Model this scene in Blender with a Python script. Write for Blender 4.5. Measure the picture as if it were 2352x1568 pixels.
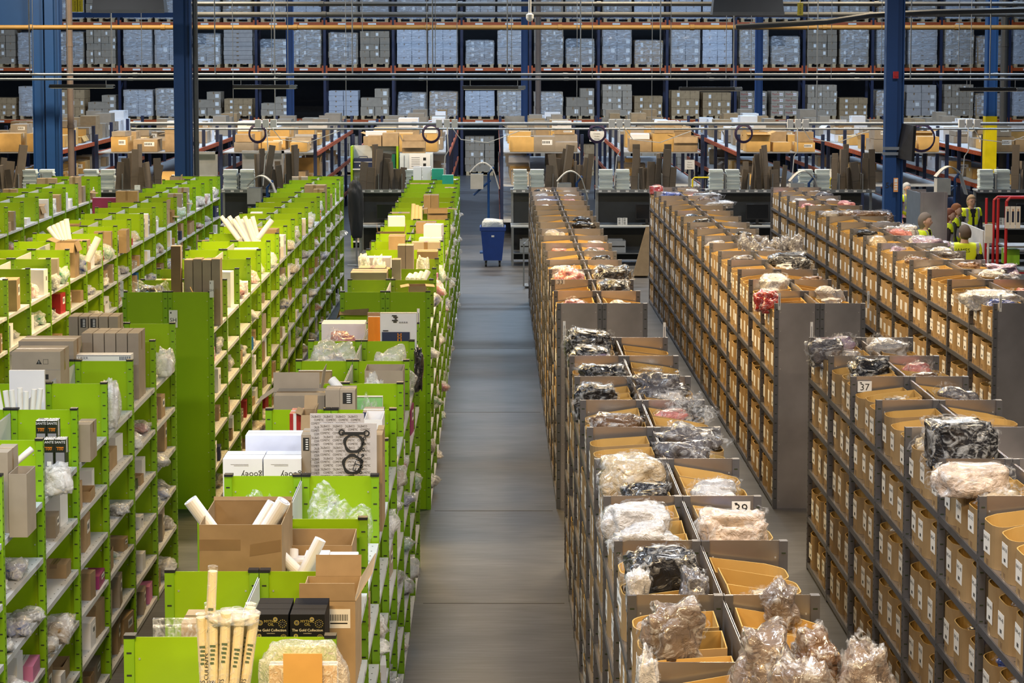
import bpy, math, random
from mathutils import Vector, Matrix, noise
# ---------------------------------------------------------------- camera, world, lamps, exposure
R = random.Random(11)
S = bpy.context.scene
COL = S.collection
for o in list(bpy.data.objects): bpy.data.objects.remove(o)
F, PX, TH, H = 4300.0, 1134.0, math.radians(4), 4.9
PY = 98 + F * math.tan(TH)
cam = bpy.data.objects.new('camera', bpy.data.cameras.new('camera'))
COL.objects.link(cam); S.camera = cam
cam.location = (0, 0, H); cam.rotation_euler = (math.radians(86), 0, 0)
cam.data.lens = F / 2352 * 36; cam.data.sensor_width = 36
cam.data.shift_x = (1176 - PX) / 2352; cam.data.shift_y = -(784 - PY) / 2352
cam.data.clip_end = 300
S.view_settings.view_transform = 'Standard'; S.view_settings.look = 'None'
S.view_settings.exposure = -0.45; S.view_settings.gamma = 1; S.view_settings.use_curve_mapping = False
w = bpy.data.worlds.new('ambient_fill'); S.world = w; w.use_nodes = True  # unseen ambient fill over the open-topped hall, no daylight source built
w.node_tree.nodes['Background'].inputs[0].default_value = (0.60, 0.72, 1.0, 1)
w.node_tree.nodes['Background'].inputs[1].default_value = 0.09
WARM, COOL, NEUT = (1.0, 0.79, 0.52), (0.60, 0.78, 1.0), (.95, 0.95, 0.95)
def lamp(x, y, z, p, c, sx=1.6, sy=.5):
    l = bpy.data.lights.new('roof_lamp', 'AREA'); l.shape = 'RECTANGLE'; l.size = sx; l.size_y = sy
    l.energy = p*.9; l.color = c
    o = bpy.data.objects.new('roof_lamp', l); COL.objects.link(o); o.location = (x, y, z)
    return o
for x, c, p in ((-5.5, NEUT, 260), (-1.4, (1, .66, .30), 1100), (2.2, WARM, 420), (6.0, WARM, 420)):
    lamp(x, 3.0, 6.8, p, c)
for x, c, p in ((-6.5, COOL, 260), (-2.4, (.8, .9, 1), 330), (2.2, NEUT, 260), (6.0, WARM, 380)):
    lamp(x, 9.6, 6.3, p, c)
for x, c, p in ((-8.5, (1, .76, .42), 600), (-4.4, (1, .75, .40), 600), (-1.4, (1, .64, .22), 820), (2.4, WARM, 620), (6.6, WARM, 620)):
    lamp(x, 22.0, 6.6, p, c)
for x, c, p in ((-8, NEUT, 300), (-3, COOL, 300), (2.5, COOL, 260), (7.5, NEUT, 380)):
    lamp(x, 31.5, 7.0, p, c)
for x, c, p in ((-11, WARM, 1100), (-6.5, WARM, 1100), (-1, COOL, 300), (3.0, WARM, 800), (8.5, WARM, 700), (12, COOL, 300)):
    lamp(x, 41.0, 8.8, p*1.45, c)
for x in (-14, -7, 0, 7, 14):
    lamp(x, 52, 8.0, 620, COOL, 3, .6)
for x in (-16, -10, -4, 2, 8, 14):
    lamp(x, 62.5, 8.6, 620, (.58, .76, 1.0), 3, .6)

# ---------------------------------------------------------------- materials
MT = {}
def mat(name, col, rough=.55, metal=0, var=.08, nscale=6, bump=0, bscale=40, coat=0, rnd=0, stretch=None, spec=None):
    if name in MT: return MT[name]
    m = bpy.data.materials.new(name); m.use_nodes = True; MT[name] = m
    nt = m.node_tree; N = nt.nodes; L = nt.links; b = N['Principled BSDF']
    b.inputs['Roughness'].default_value = rough; b.inputs['Metallic'].default_value = metal
    b.inputs['Coat Weight'].default_value = coat; b.inputs['Coat Roughness'].default_value = .12
    if spec is not None: b.inputs['Specular IOR Level'].default_value = spec
    tc = N.new('ShaderNodeTexCoord'); mp = N.new('ShaderNodeMapping'); L.new(tc.outputs['Object'], mp.inputs[0])
    if stretch: mp.inputs['Scale'].default_value = stretch
    nz = N.new('ShaderNodeTexNoise'); nz.inputs['Scale'].default_value = nscale; nz.inputs['Detail'].default_value = 4
    L.new(mp.outputs[0], nz.inputs['Vector'])
    mr = N.new('ShaderNodeMapRange'); L.new(nz.outputs[0], mr.inputs[0])
    mr.inputs[1].default_value = .3; mr.inputs[2].default_value = .7
    mr.inputs[3].default_value = 1 - var; mr.inputs[4].default_value = 1 + var
    hs = N.new('ShaderNodeHueSaturation'); hs.inputs['Color'].default_value = (*col, 1)
    if rnd:
        oi = N.new('ShaderNodeObjectInfo'); m2 = N.new('ShaderNodeMapRange'); L.new(oi.outputs['Random'], m2.inputs[0])
        m2.inputs[3].default_value = 1 - rnd; m2.inputs[4].default_value = 1 + rnd
        mu = N.new('ShaderNodeMath'); mu.operation = 'MULTIPLY'; L.new(mr.outputs[0], mu.inputs[0]); L.new(m2.outputs[0], mu.inputs[1])
        L.new(mu.outputs[0], hs.inputs['Value'])
    else: L.new(mr.outputs[0], hs.inputs['Value'])
    L.new(hs.outputs[0], b.inputs['Base Color'])
    if bump:
        n2 = N.new('ShaderNodeTexNoise'); n2.inputs['Scale'].default_value = bscale; n2.inputs['Detail'].default_value = 3
        n2.inputs['Distortion'].default_value = 1.2
        L.new(tc.outputs['Object'], n2.inputs['Vector']); bp = N.new('ShaderNodeBump'); bp.inputs['Strength'].default_value = bump
        bp.inputs['Distance'].default_value = .02
        L.new(n2.outputs[0], bp.inputs['Height']); L.new(bp.outputs[0], b.inputs['Normal'])
    return m
def film(name, tint=(.92, .95, 1), body=.18, rough=.12, scale=14, st=None, top=None):
    if name in MT: return MT[name]
    m = bpy.data.materials.new(name); m.use_nodes = True; MT[name] = m
    nt = m.node_tree; N = nt.nodes; L = nt.links; b = N['Principled BSDF']; out = N['Material Output']
    b.inputs['Base Color'].default_value = (*tint, 1); b.inputs['Roughness'].default_value = rough
    b.inputs['Coat Weight'].default_value = .6; b.inputs['Coat Roughness'].default_value = .08
    tc = N.new('ShaderNodeTexCoord'); nz = N.new('ShaderNodeTexNoise'); nz.inputs['Scale'].default_value = scale
    nz.inputs['Detail'].default_value = 5; nz.inputs['Distortion'].default_value = 2.5; mp = N.new('ShaderNodeMapping'); mp.inputs['Scale'].default_value = st or (1, 1, 1); L.new(tc.outputs['Object'], mp.inputs[0]); L.new(mp.outputs[0], nz.inputs['Vector'])
    bp = N.new('ShaderNodeBump'); bp.inputs['Strength'].default_value = .9; bp.inputs['Distance'].default_value = .02
    L.new(nz.outputs[0], bp.inputs['Height']); L.new(bp.outputs[0], b.inputs['Normal'])
    mr = N.new('ShaderNodeMapRange'); L.new(nz.outputs[0], mr.inputs[0]); mr.inputs[1].default_value = .48; mr.inputs[2].default_value = .66
    mr.inputs[3].default_value = body; mr.inputs[4].default_value = top or min(1, body + .38)
    tr = N.new('ShaderNodeBsdfTransparent'); mx = N.new('ShaderNodeMixShader')
    L.new(mr.outputs[0], mx.inputs[0]); L.new(tr.outputs[0], mx.inputs[1]); L.new(b.outputs[0], mx.inputs[2]); L.new(mx.outputs[0], out.inputs[0])
    return m
GREEN = mat('green_powder_coat', (.27, .46, .002), .42, var=.04, nscale=3, spec=.35)
GRNPOST = mat('green_upright', (.20, .40, .004), .4, var=.05, nscale=3)
WSHELF = mat('pale_grey_shelf', (.56, .58, .60), .5, var=.05)
GALV = mat('galvanised_steel', (.50, .48, .49), .28, .85, var=.18, nscale=2.2)
GALVD = mat('dark_steel_post', (.15, .15, .165), .42, .5, var=.12)
BLACK = mat('black_plastic', (.012, .012, .014), .45)
SLOT = mat('dark_slot', (.02, .03, .01), .8)
BOLT = mat('zinc_bolt', (.65, .65, .65), .3, .6)
KRAFT = mat('kraft_cardboard', (.36, .255, .145), .8, var=.10, nscale=9, rnd=.16, spec=.2)
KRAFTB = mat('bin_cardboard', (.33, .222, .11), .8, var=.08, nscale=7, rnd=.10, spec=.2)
KRAFTLIT = mat('bin_cardboard_lit_inside', (.56, .36, .12), .8, var=.06, nscale=7, rnd=.06, spec=.2)  # same cardboard as outside, with warm light from above in the colour
GREYBOX = mat('grey_brown_cardboard', (.33, .28, .22), .8, var=.08, rnd=.15, spec=.2)
TAPE = mat('brown_parcel_tape', (.24, .155, .08), .35, var=.1)
WHITE = mat('white_card', (.78, .78, .80), .6, var=.03, rnd=.05)
PAPER = mat('white_paper', (.80, .80, .78), .7, var=.02)
INK = mat('black_ink', (.015, .015, .015), .6)
INKG = mat('grey_ink', (.25, .25, .27), .6)
RED = mat('red_paint', (.42, .015, .02), .4)
BLUEP = mat('blue_column_paint', (.0, .042, .17), .6, var=.08, nscale=2)
NAVY = mat('navy_rack_paint', (.012, .02, .06), .45)
ORANGE = mat('orange_beam_paint', (.42, .075, .015), .45, var=.1)
YELL = mat('yellow_paint', (.72, .58, .005), .4)
PIPEG = mat('grey_pipe', (.06, .065, .07), .4, .3)
SILV = mat('silver_conduit', (.20, .23, .27), .5, .2)
OCHRE = mat('ochre_pipe', (.17, .10, .022), .55)
BROWNP = mat('brown_drainpipe', (.13, .10, .085), .5)
BBLUE = mat('blue_bin_plastic', (.006, .045, .26), .35)
WOOD = mat('pallet_wood', (.50, .38, .22), .75, var=.2, nscale=12)
CLEAR = film('clear_poly_film', body=.05, rough=.1); GFILM = film('garment_bag_film', body=.0, rough=.05, scale=11, top=.34)
CLEARW = film('milky_poly_film', (.93, .94, .95), .35, .2)
WRAP = film('stretch_wrap', (.80, .88, 1), .16, .22, 2.2, (1, 1, 4))
def cloth(name, c): return mat(name, c, .30, var=.22, nscale=14, bump=1.0, bscale=16, coat=.9)
CL = dict(black=cloth('black_garment', (.02, .02, .024)), grey=cloth('grey_garment', (.13, .125, .14)), white=cloth('white_garment', (.52, .51, .52)),
          red=cloth('red_garment', (.45, .03, .03)), blue=cloth('blue_garment', (.07, .12, .42)), cream=cloth('cream_garment', (.50, .40, .27)),
          brown=cloth('brown_garment', (.16, .09, .05)), lilac=cloth('lilac_garment', (.35, .27, .42)), pink=cloth('pink_garment', (.62, .25, .25)),
          silver=cloth('silver_packet', (.45, .44, .46)))

# ---------------------------------------------------------------- mesh helpers
class MB:
    def __init__(s): s.v = []; s.f = []; s.m = []
    def add(s, vs, fs, mi=0, M=None):
        b = len(s.v); s.v += [tuple(M @ Vector(p)) for p in vs] if M else [tuple(p) for p in vs]
        s.f += [tuple(i + b for i in f) for f in fs]
        s.m += (mi if isinstance(mi, list) else [mi] * len(fs)); return s
    def box(s, x0, x1, y0, y1, z0, z1, mi=0, M=None):
        return s.add([(x0,y0,z0),(x1,y0,z0),(x1,y1,z0),(x0,y1,z0),(x0,y0,z1),(x1,y0,z1),(x1,y1,z1),(x0,y1,z1)],
                     [(0,3,2,1),(4,5,6,7),(0,1,5,4),(1,2,6,5),(2,3,7,6),(3,0,4,7)], mi, M)
    def quad(s, a, b, c, d, mi=0, M=None): return s.add([a, b, c, d], [(0,1,2,3)], mi, M)
    def slab(s, a, b, c, d, t, mi=0):
        a, b, c, d = map(Vector, (a, b, c, d)); n = (b - a).cross(d - a).normalized() * t
        return s.add([a, b, c, d, a + n, b + n, c + n, d + n], [(0,3,2,1),(4,5,6,7),(0,1,5,4),(1,2,6,5),(2,3,7,6),(3,0,4,7)], mi)
    def tube(s, p, r, n=8, mi=0, caps=True, r2=None):
        p = [Vector(q) for q in p]; rings = []; vs = []
        for i, q in enumerate(p):
            t = (p[min(i + 1, len(p) - 1)] - p[max(i - 1, 0)]).normalized()
            u = t.cross(Vector((0, 0, 1))) if abs(t.z) < .9 else t.cross(Vector((0, 1, 0)))
            u.normalize(); w_ = t.cross(u); rr = r if r2 is None else r + (r2 - r) * i / (len(p) - 1)
            vs += [q + (u * math.cos(2*math.pi*k/n) + w_ * math.sin(2*math.pi*k/n)) * rr for k in range(n)]
        fs = [(i*n + k, i*n + (k+1) % n, (i+1)*n + (k+1) % n, (i+1)*n + k) for i in range(len(p)-1) for k in range(n)]
        if caps: fs += [tuple(range(n))[::-1], tuple((len(p)-1)*n + k for k in range(n))]
        return s.add(vs, fs, mi)
    def lathe(s, prof, n=16, mi=0, M=None):
        vs = [(r*math.cos(2*math.pi*k/n), r*math.sin(2*math.pi*k/n), z) for r, z in prof for k in range(n)]
        fs = [(i*n + k, i*n + (k+1) % n, (i+1)*n + (k+1) % n, (i+1)*n + k) for i in range(len(prof)-1) for k in range(n)]
        fs += [tuple(range(n))[::-1], tuple((len(prof)-1)*n + k for k in range(n))]
        return s.add(vs, fs, mi, M)
    def data(s, name, mats, smooth=False):
        me = bpy.data.meshes.new(name); me.from_pydata(s.v, [], s.f)
        for m in (mats if isinstance(mats, (list, tuple)) else [mats]): me.materials.append(m)
        for p, i in zip(me.polygons, s.m): p.material_index = i; p.use_smooth = smooth
        me.update(); return me
    def merge(s, me, M, off=0):
        s.add([v.co for v in me.vertices], [tuple(p.vertices) for p in me.polygons], [p.material_index + off for p in me.polygons], M)
_t = {}
def txt(t, serif=False):
    if t in _t: return _t[t]
    cu = bpy.data.curves.new('t', 'FONT'); cu.body = t; cu.size = 1; cu.align_x = 'CENTER'; cu.align_y = 'CENTER'; cu.resolution_u = 2
    o = bpy.data.objects.new('t', cu); COL.objects.link(o)
    me = bpy.data.meshes.new_from_object(o.evaluated_get(bpy.context.evaluated_depsgraph_get()))
    _t[t] = ([tuple(v.co) for v in me.vertices], [tuple(p.vertices) for p in me.polygons])
    bpy.data.objects.remove(o); bpy.data.curves.remove(cu); bpy.data.meshes.remove(me)
    return _t[t]
FRONT = Matrix.Rotation(math.pi/2, 4, 'X')                    # text upright, facing -y
LEFTF = Matrix.Rotation(-math.pi/2, 4, 'Z') @ FRONT           # text upright, facing -x
RIGHTF = Matrix.Rotation(math.pi/2, 4, 'Z') @ FRONT           # facing +x
def write(mb, t, x, y, z, size, mi, rot=FRONT, sx=1, roll=0):
    v, f = txt(t)
    mb.add(v, f, mi, Matrix.Translation((x, y, z)) @ rot @ Matrix.Rotation(roll, 4, 'Z') @ Matrix.Diagonal((size*sx, size, size, 1)))
def ob(name, me, loc=(0,0,0), rz=0, parent=None, rot=None, scale=None):
    o = bpy.data.objects.new(name, me); COL.objects.link(o); o.location = loc
    o.rotation_euler = rot if rot else (0, 0, rz)
    if scale: o.scale = scale
    if parent: o.parent = parent
    return o
def tag(o, label, cat=None, group=None, kind=None):
    if label: o['label'] = label
    if cat: o['category'] = cat
    if group: o['group'] = group
    if kind: o['kind'] = kind
    return o
def P(px, py, z):
    a = math.atan((py-PY)/F) + TH; y = (H-z)/math.tan(a); zc = y*math.cos(TH) + (H-z)*math.sin(TH)
    return (px-PX)*zc/F, y
def Q(px, py, y):
    a = math.atan((py-PY)/F) + TH; z = H - y*math.tan(a); zc = y*math.cos(TH) + (H-z)*math.sin(TH)
    return (px-PX)*zc/F, z
def inview(x, y, z, m=30):
    zc = y*math.cos(TH) + (H-z)*math.sin(TH)
    if zc < 1: return False
    u = PX + F*x/zc; v = PY - F*((z-H)*math.cos(TH) + y*math.sin(TH))/zc
    return -m < u < 2352+m and -m < v < 1568+m
ORD = ['first','second','third','fourth','fifth','sixth','seventh','eighth','ninth','tenth','eleventh','twelfth','thirteenth','fourteenth','fifteenth','sixteenth','seventeenth','eighteenth']
LASTO = ['last','second-last','third-last','fourth-last','fifth-last','sixth-last','seventh-last','eighth-last','ninth-last','tenth-last','eleventh-last']
POS3 = ['near','middle','far']
def struct(name, me, loc=(0,0,0)):
    o = ob(name, me, loc); o['kind'] = 'structure'; return o

# ---------------------------------------------------------------- the hall
fl = mat('worn_concrete', (.072, .074, .08), .42, var=.30, nscale=1.1, stretch=(1, 2.6, 1))
nt = fl.node_tree; N = nt.nodes; L = nt.links
tc = N.new('ShaderNodeTexCoord'); wv = N.new('ShaderNodeTexNoise'); mpp = N.new('ShaderNodeMapping')
mpp.inputs['Scale'].default_value = (1.2, 14, 1); L.new(tc.outputs['Object'], mpp.inputs[0]); L.new(mpp.outputs[0], wv.inputs['Vector'])
wv.inputs['Scale'].default_value = 2; wv.inputs['Detail'].default_value = 8
mr = N.new('ShaderNodeMapRange'); L.new(wv.outputs[0], mr.inputs[0]); mr.inputs[1].default_value = .3; mr.inputs[2].default_value = .7; mr.inputs[3].default_value = .72; mr.inputs[4].default_value = 1.28
mx = N.new('ShaderNodeMix'); mx.data_type = 'RGBA'; mx.blend_type = 'MULTIPLY'; mx.inputs[0].default_value = 1
hs = [n for n in N if n.type == 'HUE_SAT'][0]
L.new(hs.outputs[0], mx.inputs[6]); L.new(mr.outputs[0], mx.inputs[7]); L.new(mx.outputs[2], N['Principled BSDF'].inputs['Base Color'])
b = MB(); b.box(-26, 26, -4, 82, -.2, 0)
struct('floor', b.data('floor', fl))
JOINT = mat('floor_joint', (.05, .05, .055), .8)
b = MB()
for y in (16.1, 19.35, 24.6, 29.8, 36.4, 41.9): b.box(-.62, .62, y, y+.014, 0, .0012)
struct('trim_1', b.data('floor_joints', JOINT))
WALLM = mat('dark_wall_cladding', (.05, .06, .075), .7)
b = MB(); b.box(-26, 26, 78, 78.3, 0, 14); struct('wall_back', b.data('wall_back', WALLM))
b = MB(); b.box(-26.3, -26, -4, 82, 0, 14); struct('wall_left', b.data('wall_left', WALLM))
b = MB(); b.box(26, 26.3, -4, 82, 0, 14); struct('wall_right', b.data('wall_right', WALLM))

# ---------------------------------------------------------------- shelving runs
GZ = [.05, .42, .79, 1.16, 1.53, 1.90]; GT = 2.30
SZ = [.07, .50, .95, 1.40, 1.81]; ST = 2.18
def upright_mesh(kind, d, top):
    b = MB(); t = .004
    b.box(.01, d-.01, .010, .010+t, 0, top)
    for xa, xb in ((0, .045), (d-.045, d)):
        b.box(xa, xb, -.008, .010, 0, top, 1); b.box(xa, xa+.006 if xa == 0 else xb, .010, .034, 0, top, 1)
    n = int(top/.1)
    for k in range(n):
        z = top - .07 - k*.1
        for xx in (.012, d-.034):
            b.box(xx, xx+.022, -.0095, -.008, z, z+.008, 2)
        if k % 2 == 0:
            for xx in (.062, d-.070): b.box(xx, xx+.008, .0055, .010, z-.03, z-.022, 3)
    # slots on the aisle-side edge of the posts
    for k in range(n*2):
        z = top - .05 - k*.05
        b.box(-.0012, 0, .002, .010, z, z+.014, 2); b.box(d, d+.0012, .002, .010, z, z+.014, 2)
    if kind == 'green':
        for xa in (0, d-.052): b.box(xa, xa+.052, -.012, .033, top, top+.014, 4)
        return b.data('green_upright', [GREEN, GRNPOST, SLOT, BOLT, BLACK])
    return b.data('grey_upright', [GALV, GALVD, SLOT, BOLT, BLACK])
def shelf_mesh(kind, d, bay):
    b = MB(); y0, y1 = .034, bay - .012
    b.box(.012, d-.004, y0, y1, -.006, 0)
    b.box(.002, .012, y0, y1, -.036 if kind == 'green' else -.048, 0, 1)
    for k in range(9):
        yy = y0 + .06 + k*(y1-y0-.12)/8
        b.box(.0028, .004, yy, yy+.008, -.022, -.014, 2); b.box(.03, .038, yy, yy+.008, 0, .0008, 2)
    if kind == 'green': b.box(.002, .004, y0+.10, y0+.19, -.030, -.004, 3)
    return b.data(kind + '_shelf', [WSHELF, WSHELF if kind == 'green' else GALV, SLOT, PAPER] if kind == 'green' else [GALV, GALVD, SLOT, PAPER])
def back_mesh(kind, d, bay, top):
    b = MB(); b.box(d-.004, d-.001, .034, bay-.010, .04, top-.02)
    return b.data(kind + '_back_panel', WSHELF if kind == 'green' else GALV)
ISL = []
def island(kind, side_names, x0, x1, y0, nb, bay, name, near, short):
    """two back-to-back runs; near=True: the near end is out of the picture and bays are counted from the far end"""
    top = GT if kind == 'green' else ST; zs = GZ if kind == 'green' else SZ
    d = (x1-x0)/2 - .002
    um = upright_mesh(kind, d, top); sm = shelf_mesh(kind, d, bay); bm = back_mesh(kind, d, bay, top)
    for sd, lab in zip((-1, 1), side_names):
        t = ob('shelving_run', None, (x0, y0, 0) if sd < 0 else (x1, y0 + nb*bay, 0), 0 if sd < 0 else math.pi)
        tag(t, lab, 'shelving', kind + ' shelving runs')
        for k in range(nb+1):
            yy = k*bay if sd < 0 else k*bay
            o = ob('side_panel', um, (0, yy if sd < 0 else yy, 0), 0, t)
            if sd > 0: o.location = (d, k*bay, 0); o.rotation_euler = (0, 0, math.pi)
        for k in range(nb):
            ob('back_panel', bm, (0, k*bay, 0), 0, t)
            for z in zs: ob('shelf', sm, (0, k*bay, z), 0, t)
    ISL.append(dict(kind=kind, x0=x0, x1=x1, y0=y0, nb=nb, bay=bay, name=name, near=near, d=d, zs=zs, top=top, short=short))
    return ISL[-1]
C_f = island('grey', ['grey shelving run of the near centre island, facing the open aisle', 'grey shelving run of the near centre island, facing the right-hand gangway'], .66, 1.61, 17.17-11*1.012, 11, 1.012, 'near centre grey island', True, 'Cf')
C_b = island('grey', ['grey shelving run of the far centre island, facing the open aisle', 'grey shelving run of the far centre island, facing the right-hand gangway'], .66, 1.61, 19.45, 16, .985, 'far centre grey island', False, 'Cb')
R_f = island('grey', ['grey shelving run full of labelled bins at the lower right corner', 'grey shelving run backing the bins at the lower right corner'], 2.92, 3.88, 17.17-9*1.012, 9, 1.012, 'near right grey island', True, 'Rf')
R_b = island('grey', ['grey shelving run of the far middle-right island, bins facing left', 'grey shelving run of the far middle-right island, back side'], 2.94, 3.89, 19.45, 16, .985, 'far middle-right grey island', False, 'Rb')
Q_b = island('grey', ['rightmost grey shelving run with its bins facing left', 'rightmost grey shelving run, side nearest the people'], 5.23, 6.18, 19.45, 16, .985, 'rightmost grey island', False, 'Qb')
L_f = island('green', ['green shelving run of the near centre island, left side', 'green shelving run of the near centre island, facing the open aisle'], -1.62, -.69, 17.22-11*1.02, 11, 1.02, 'near centre green island', True, 'Lf')
L_b = island('green', ['green shelving run of the far centre island, left side', 'green shelving run of the far centre island, facing the open aisle'], -1.605, -.66, 19.42, 17, 1.0, 'far centre green island', False, 'Lb')
M_f = island('green', ['green shelving run at the left edge, back side', 'green shelving run with bare pale shelves at the lower left'], -3.90, -2.955, 17.22-7*1.02, 7, 1.02, 'near left green island', True, 'Mf')
M_b = island('green', ['green shelving run behind the large green end panel, left side', 'green shelving run behind the large green end panel, right side'], -3.88, -2.93, 19.42, 17, 1.0, 'far left green island', False, 'Mb')
K_b = island('green', ['outer green shelving run, left side', 'outer green shelving run, cluttered side facing right'], -6.29, -5.34, 19.42, 17, 1.0, 'outer left green island', False, 'Kb')
J_b = island('green', ['leftmost green shelving run, left side', 'leftmost green shelving run at the upper left edge'], -8.62, -7.67, 24.42, 12, 1.0, 'leftmost green island', False, 'Jb')

# ---------------------------------------------------------------- cardboard bins on the grey shelving
def bin_mesh(h, w=.30, d=.405, front=.84, seed=0, t=.006):
    pts = [(d, 0), (d, w)]; r = .10
    for k in range(7):
        a = math.pi/2 + k*math.pi/2/6; pts.append((r + r*math.cos(a), w - r + r*math.sin(a)))
    for k in range(7):
        a = math.pi + k*math.pi/2/6; pts.append((r + r*math.cos(a), r + r*math.sin(a)))
    def zt(x):
        u = min(1, max(0, (x - .02)/.26)); u = u*u*(3-2*u); return h*(front + (1-front)*u)
    cx, cy = d/2, w/2; n = len(pts); b = MB(); vs = []
    for (x, y) in pts:
        xi = cx + (x-cx)*(1 - t/(d/2)); yi = cy + (y-cy)*(1 - t/(w/2))
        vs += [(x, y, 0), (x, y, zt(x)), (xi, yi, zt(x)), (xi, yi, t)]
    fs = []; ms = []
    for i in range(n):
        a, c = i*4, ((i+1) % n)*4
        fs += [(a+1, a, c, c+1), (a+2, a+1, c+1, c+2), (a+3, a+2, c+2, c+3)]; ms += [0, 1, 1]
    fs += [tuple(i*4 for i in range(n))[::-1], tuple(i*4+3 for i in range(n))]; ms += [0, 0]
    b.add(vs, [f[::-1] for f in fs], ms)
    if seed == 2:   # a band of tape
        b.box(.10, .30, -.0012, 0, h*.70, h*.86, 2)
    b.box(-.0012, 0, w*.5-.02, w*.5+.02, 0, .05, 2)
    return b.data('cardboard_bin', [KRAFTB, KRAFTLIT, TAPE])
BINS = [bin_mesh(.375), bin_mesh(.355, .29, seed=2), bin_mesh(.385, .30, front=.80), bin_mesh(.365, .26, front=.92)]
_lab = {}
def bin_label(code):
    if code in _lab: return _lab[code]
    b = MB(); w, h = .125, .15
    b.box(-.0016, 0, -w/2, w/2, 0, h)
    write(b, code, -.0022, 0, h*.72, .036, 1, LEFTF)
    for k in range(7): b.box(-.0022, -.0016, -.018+k*.0055, -.0152+k*.0055, .022, .046, 1)
    _lab[code] = b.data('label_sheet', [PAPER, INK]); return _lab[code]
def crumple(seed, sx, sy, sz, amp=.25, sub=3, e=.75, pinch=0, mats=None, name='bag', zc=.0):
    import bmesh
    bm = bmesh.new(); bmesh.ops.create_icosphere(bm, subdivisions=sub, radius=1)
    o = Vector((seed*3.1, seed*1.7, seed*.9)); me = bpy.data.meshes.new(name)
    for v in bm.verts:
        p = v.co.copy(); q = Vector([math.copysign(abs(c)**e, c) for c in p])
        n1 = noise.noise(p*1.6 + o); n2 = abs(noise.noise(p*4.2 + o)); n3 = abs(noise.noise(p*9 - o))
        q *= 1 + amp*(n1*1.1 - n2*.75 - n3*.18)
        if pinch: q.x *= 1 - pinch*abs(q.z); q.y *= 1 - pinch*.6*max(0, q.z)
        v.co = Vector((q.x*sx, q.y*sy, max(-.85, q.z)*sz))
    zmin = min(v.co.z for v in bm.verts)
    for v in bm.verts: v.co.z -= zmin
    bm.to_mesh(me); bm.free(); me.polygons.foreach_set('use_smooth', [True]*len(me.polygons))
    for m in (mats or []): me.materials.append(m)
    return me
def recolor(me, m):
    c = me.copy(); c.materials.clear(); c.materials.append(m); return c
GAR = [crumple(i, .13+.02*(i % 3), .10, .05 + .015*(i % 3), .34, 3, .7, name='garment') for i in range(5)]
SHL = [crumple(i+.04, .155+.02*(i % 3), .12, .064 + .015*(i % 3), .55, 3, .7, name='poly_bag_film') for i in range(5)]
GARC = {c: [recolor(g, m) for g in GAR] for c, m in CL.items()}
SHLC = [recolor(g, GFILM) for g in SHL]
STICK = MB().box(-.03, .03, -.02, .02, 0, .0015).data('barcode_sticker', PAPER)
def bayname(I, k): return LASTO[I['nb']-1-k] if I['near'] else ORD[k]
def levname(I, l): return ['bottom', 'second', 'third', 'fourth', 'fifth', 'top'][l if l < len(I['zs'])-1 else 5]
def spot(I, sd, k, l, j, inner):
    """slot j (0 near..2 far) of bay k, level l; inner = distance in from the aisle edge"""
    y = I['y0'] + k*I['bay'] + .05 + j*(I['bay']-.07)/3
    x = I['x0'] + inner if sd < 0 else I['x1'] - inner
    return x, y
cand = []
for I in (C_f, C_b, R_f, R_b, Q_b):
    for k in range(I['nb']):
        for sd in (-1, 1):
            for l, z in enumerate(I['zs']):
                topl = l == len(I['zs'])-1
                if sd > 0 and not topl: continue
                if I is Q_b and l < 2 and k > 7: continue
                for j in range(3):
                    x, y = spot(I, sd, k, l, j, .0)
                    if not inview(x, y, z+.3, 60): continue
                    if y < 7.6: continue
                    zc = y; a = (.1*abs(x)/y if sd*x < 0 else 0) + (.13*(H-z)/y)*(1 if topl else .25)
                    cand.append((a/zc/zc, I, sd, k, l, j, x, y, z))
cand.sort(key=lambda c: -c[0])
stuffbins = MB(); NB = 300
binsites = []
for n, (a, I, sd, k, l, j, x, y, z) in enumerate(cand):
    bi = R.choice([0, 0, 1, 2, 3]); rz = (0 if sd < 0 else math.pi) + R.uniform(-.03, .03)
    jut = R.uniform(-.025, .012)
    yy = y + .004 + (0 if sd < 0 else .30); xx = x + (-jut if sd > 0 else jut)
    xx = x + (.022 + jut*.6 if sd < 0 else -.022 - jut*.6)
    M = Matrix.Translation((xx, yy, z+.001)) @ Matrix.Rotation(rz, 4, 'Z')
    hs_ = R.uniform(.80, .88) if l == len(I['zs'])-1 else R.choice([1, 1, .97, .93, .9])
    if n < NB:
        t = ob('cardboard_bin', BINS[bi], (xx, yy, z+.001), rz, scale=(1, 1, hs_))
        sidew = 'left side' if sd < 0 else 'right side'
        tag(t, f"cardboard bin, {POS3[j]} third of {levname(I, l)} shelf, {bayname(I, k)} bay, {sidew}, {I['name']}", 'bin', 'labelled cardboard bins on grey shelving')
        if sd < 0 or True:
            num = {'Rf': 46 - 2*k if False else 30 + 2*(I['nb']-1-k) + 2, 'Cf': 40 + 2*(I['nb']-k)}.get(I['short'], 12 + 2*(k % 6))
            lo = ob('label_sheet', bin_label(f"B{num}-{l+1}{'ABC'[2-j]}"), (-.0003, .15 + R.uniform(-.02, .02), .09 + R.uniform(-.02, .03)), 0, t)
            lo.rotation_euler = (R.uniform(-.06, .06), 0, 0)
    else:
        M = M @ Matrix.Diagonal((1, 1, hs_, 1)); stuffbins.merge(BINS[bi], M)
        if sd < 0:
            stuffbins.box(-.0016, -.0003, .09, .21, .09, .225, 3, M)
    binsites.append((n < NB, I, sd, k, l, j, xx, yy, z, rz))
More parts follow.
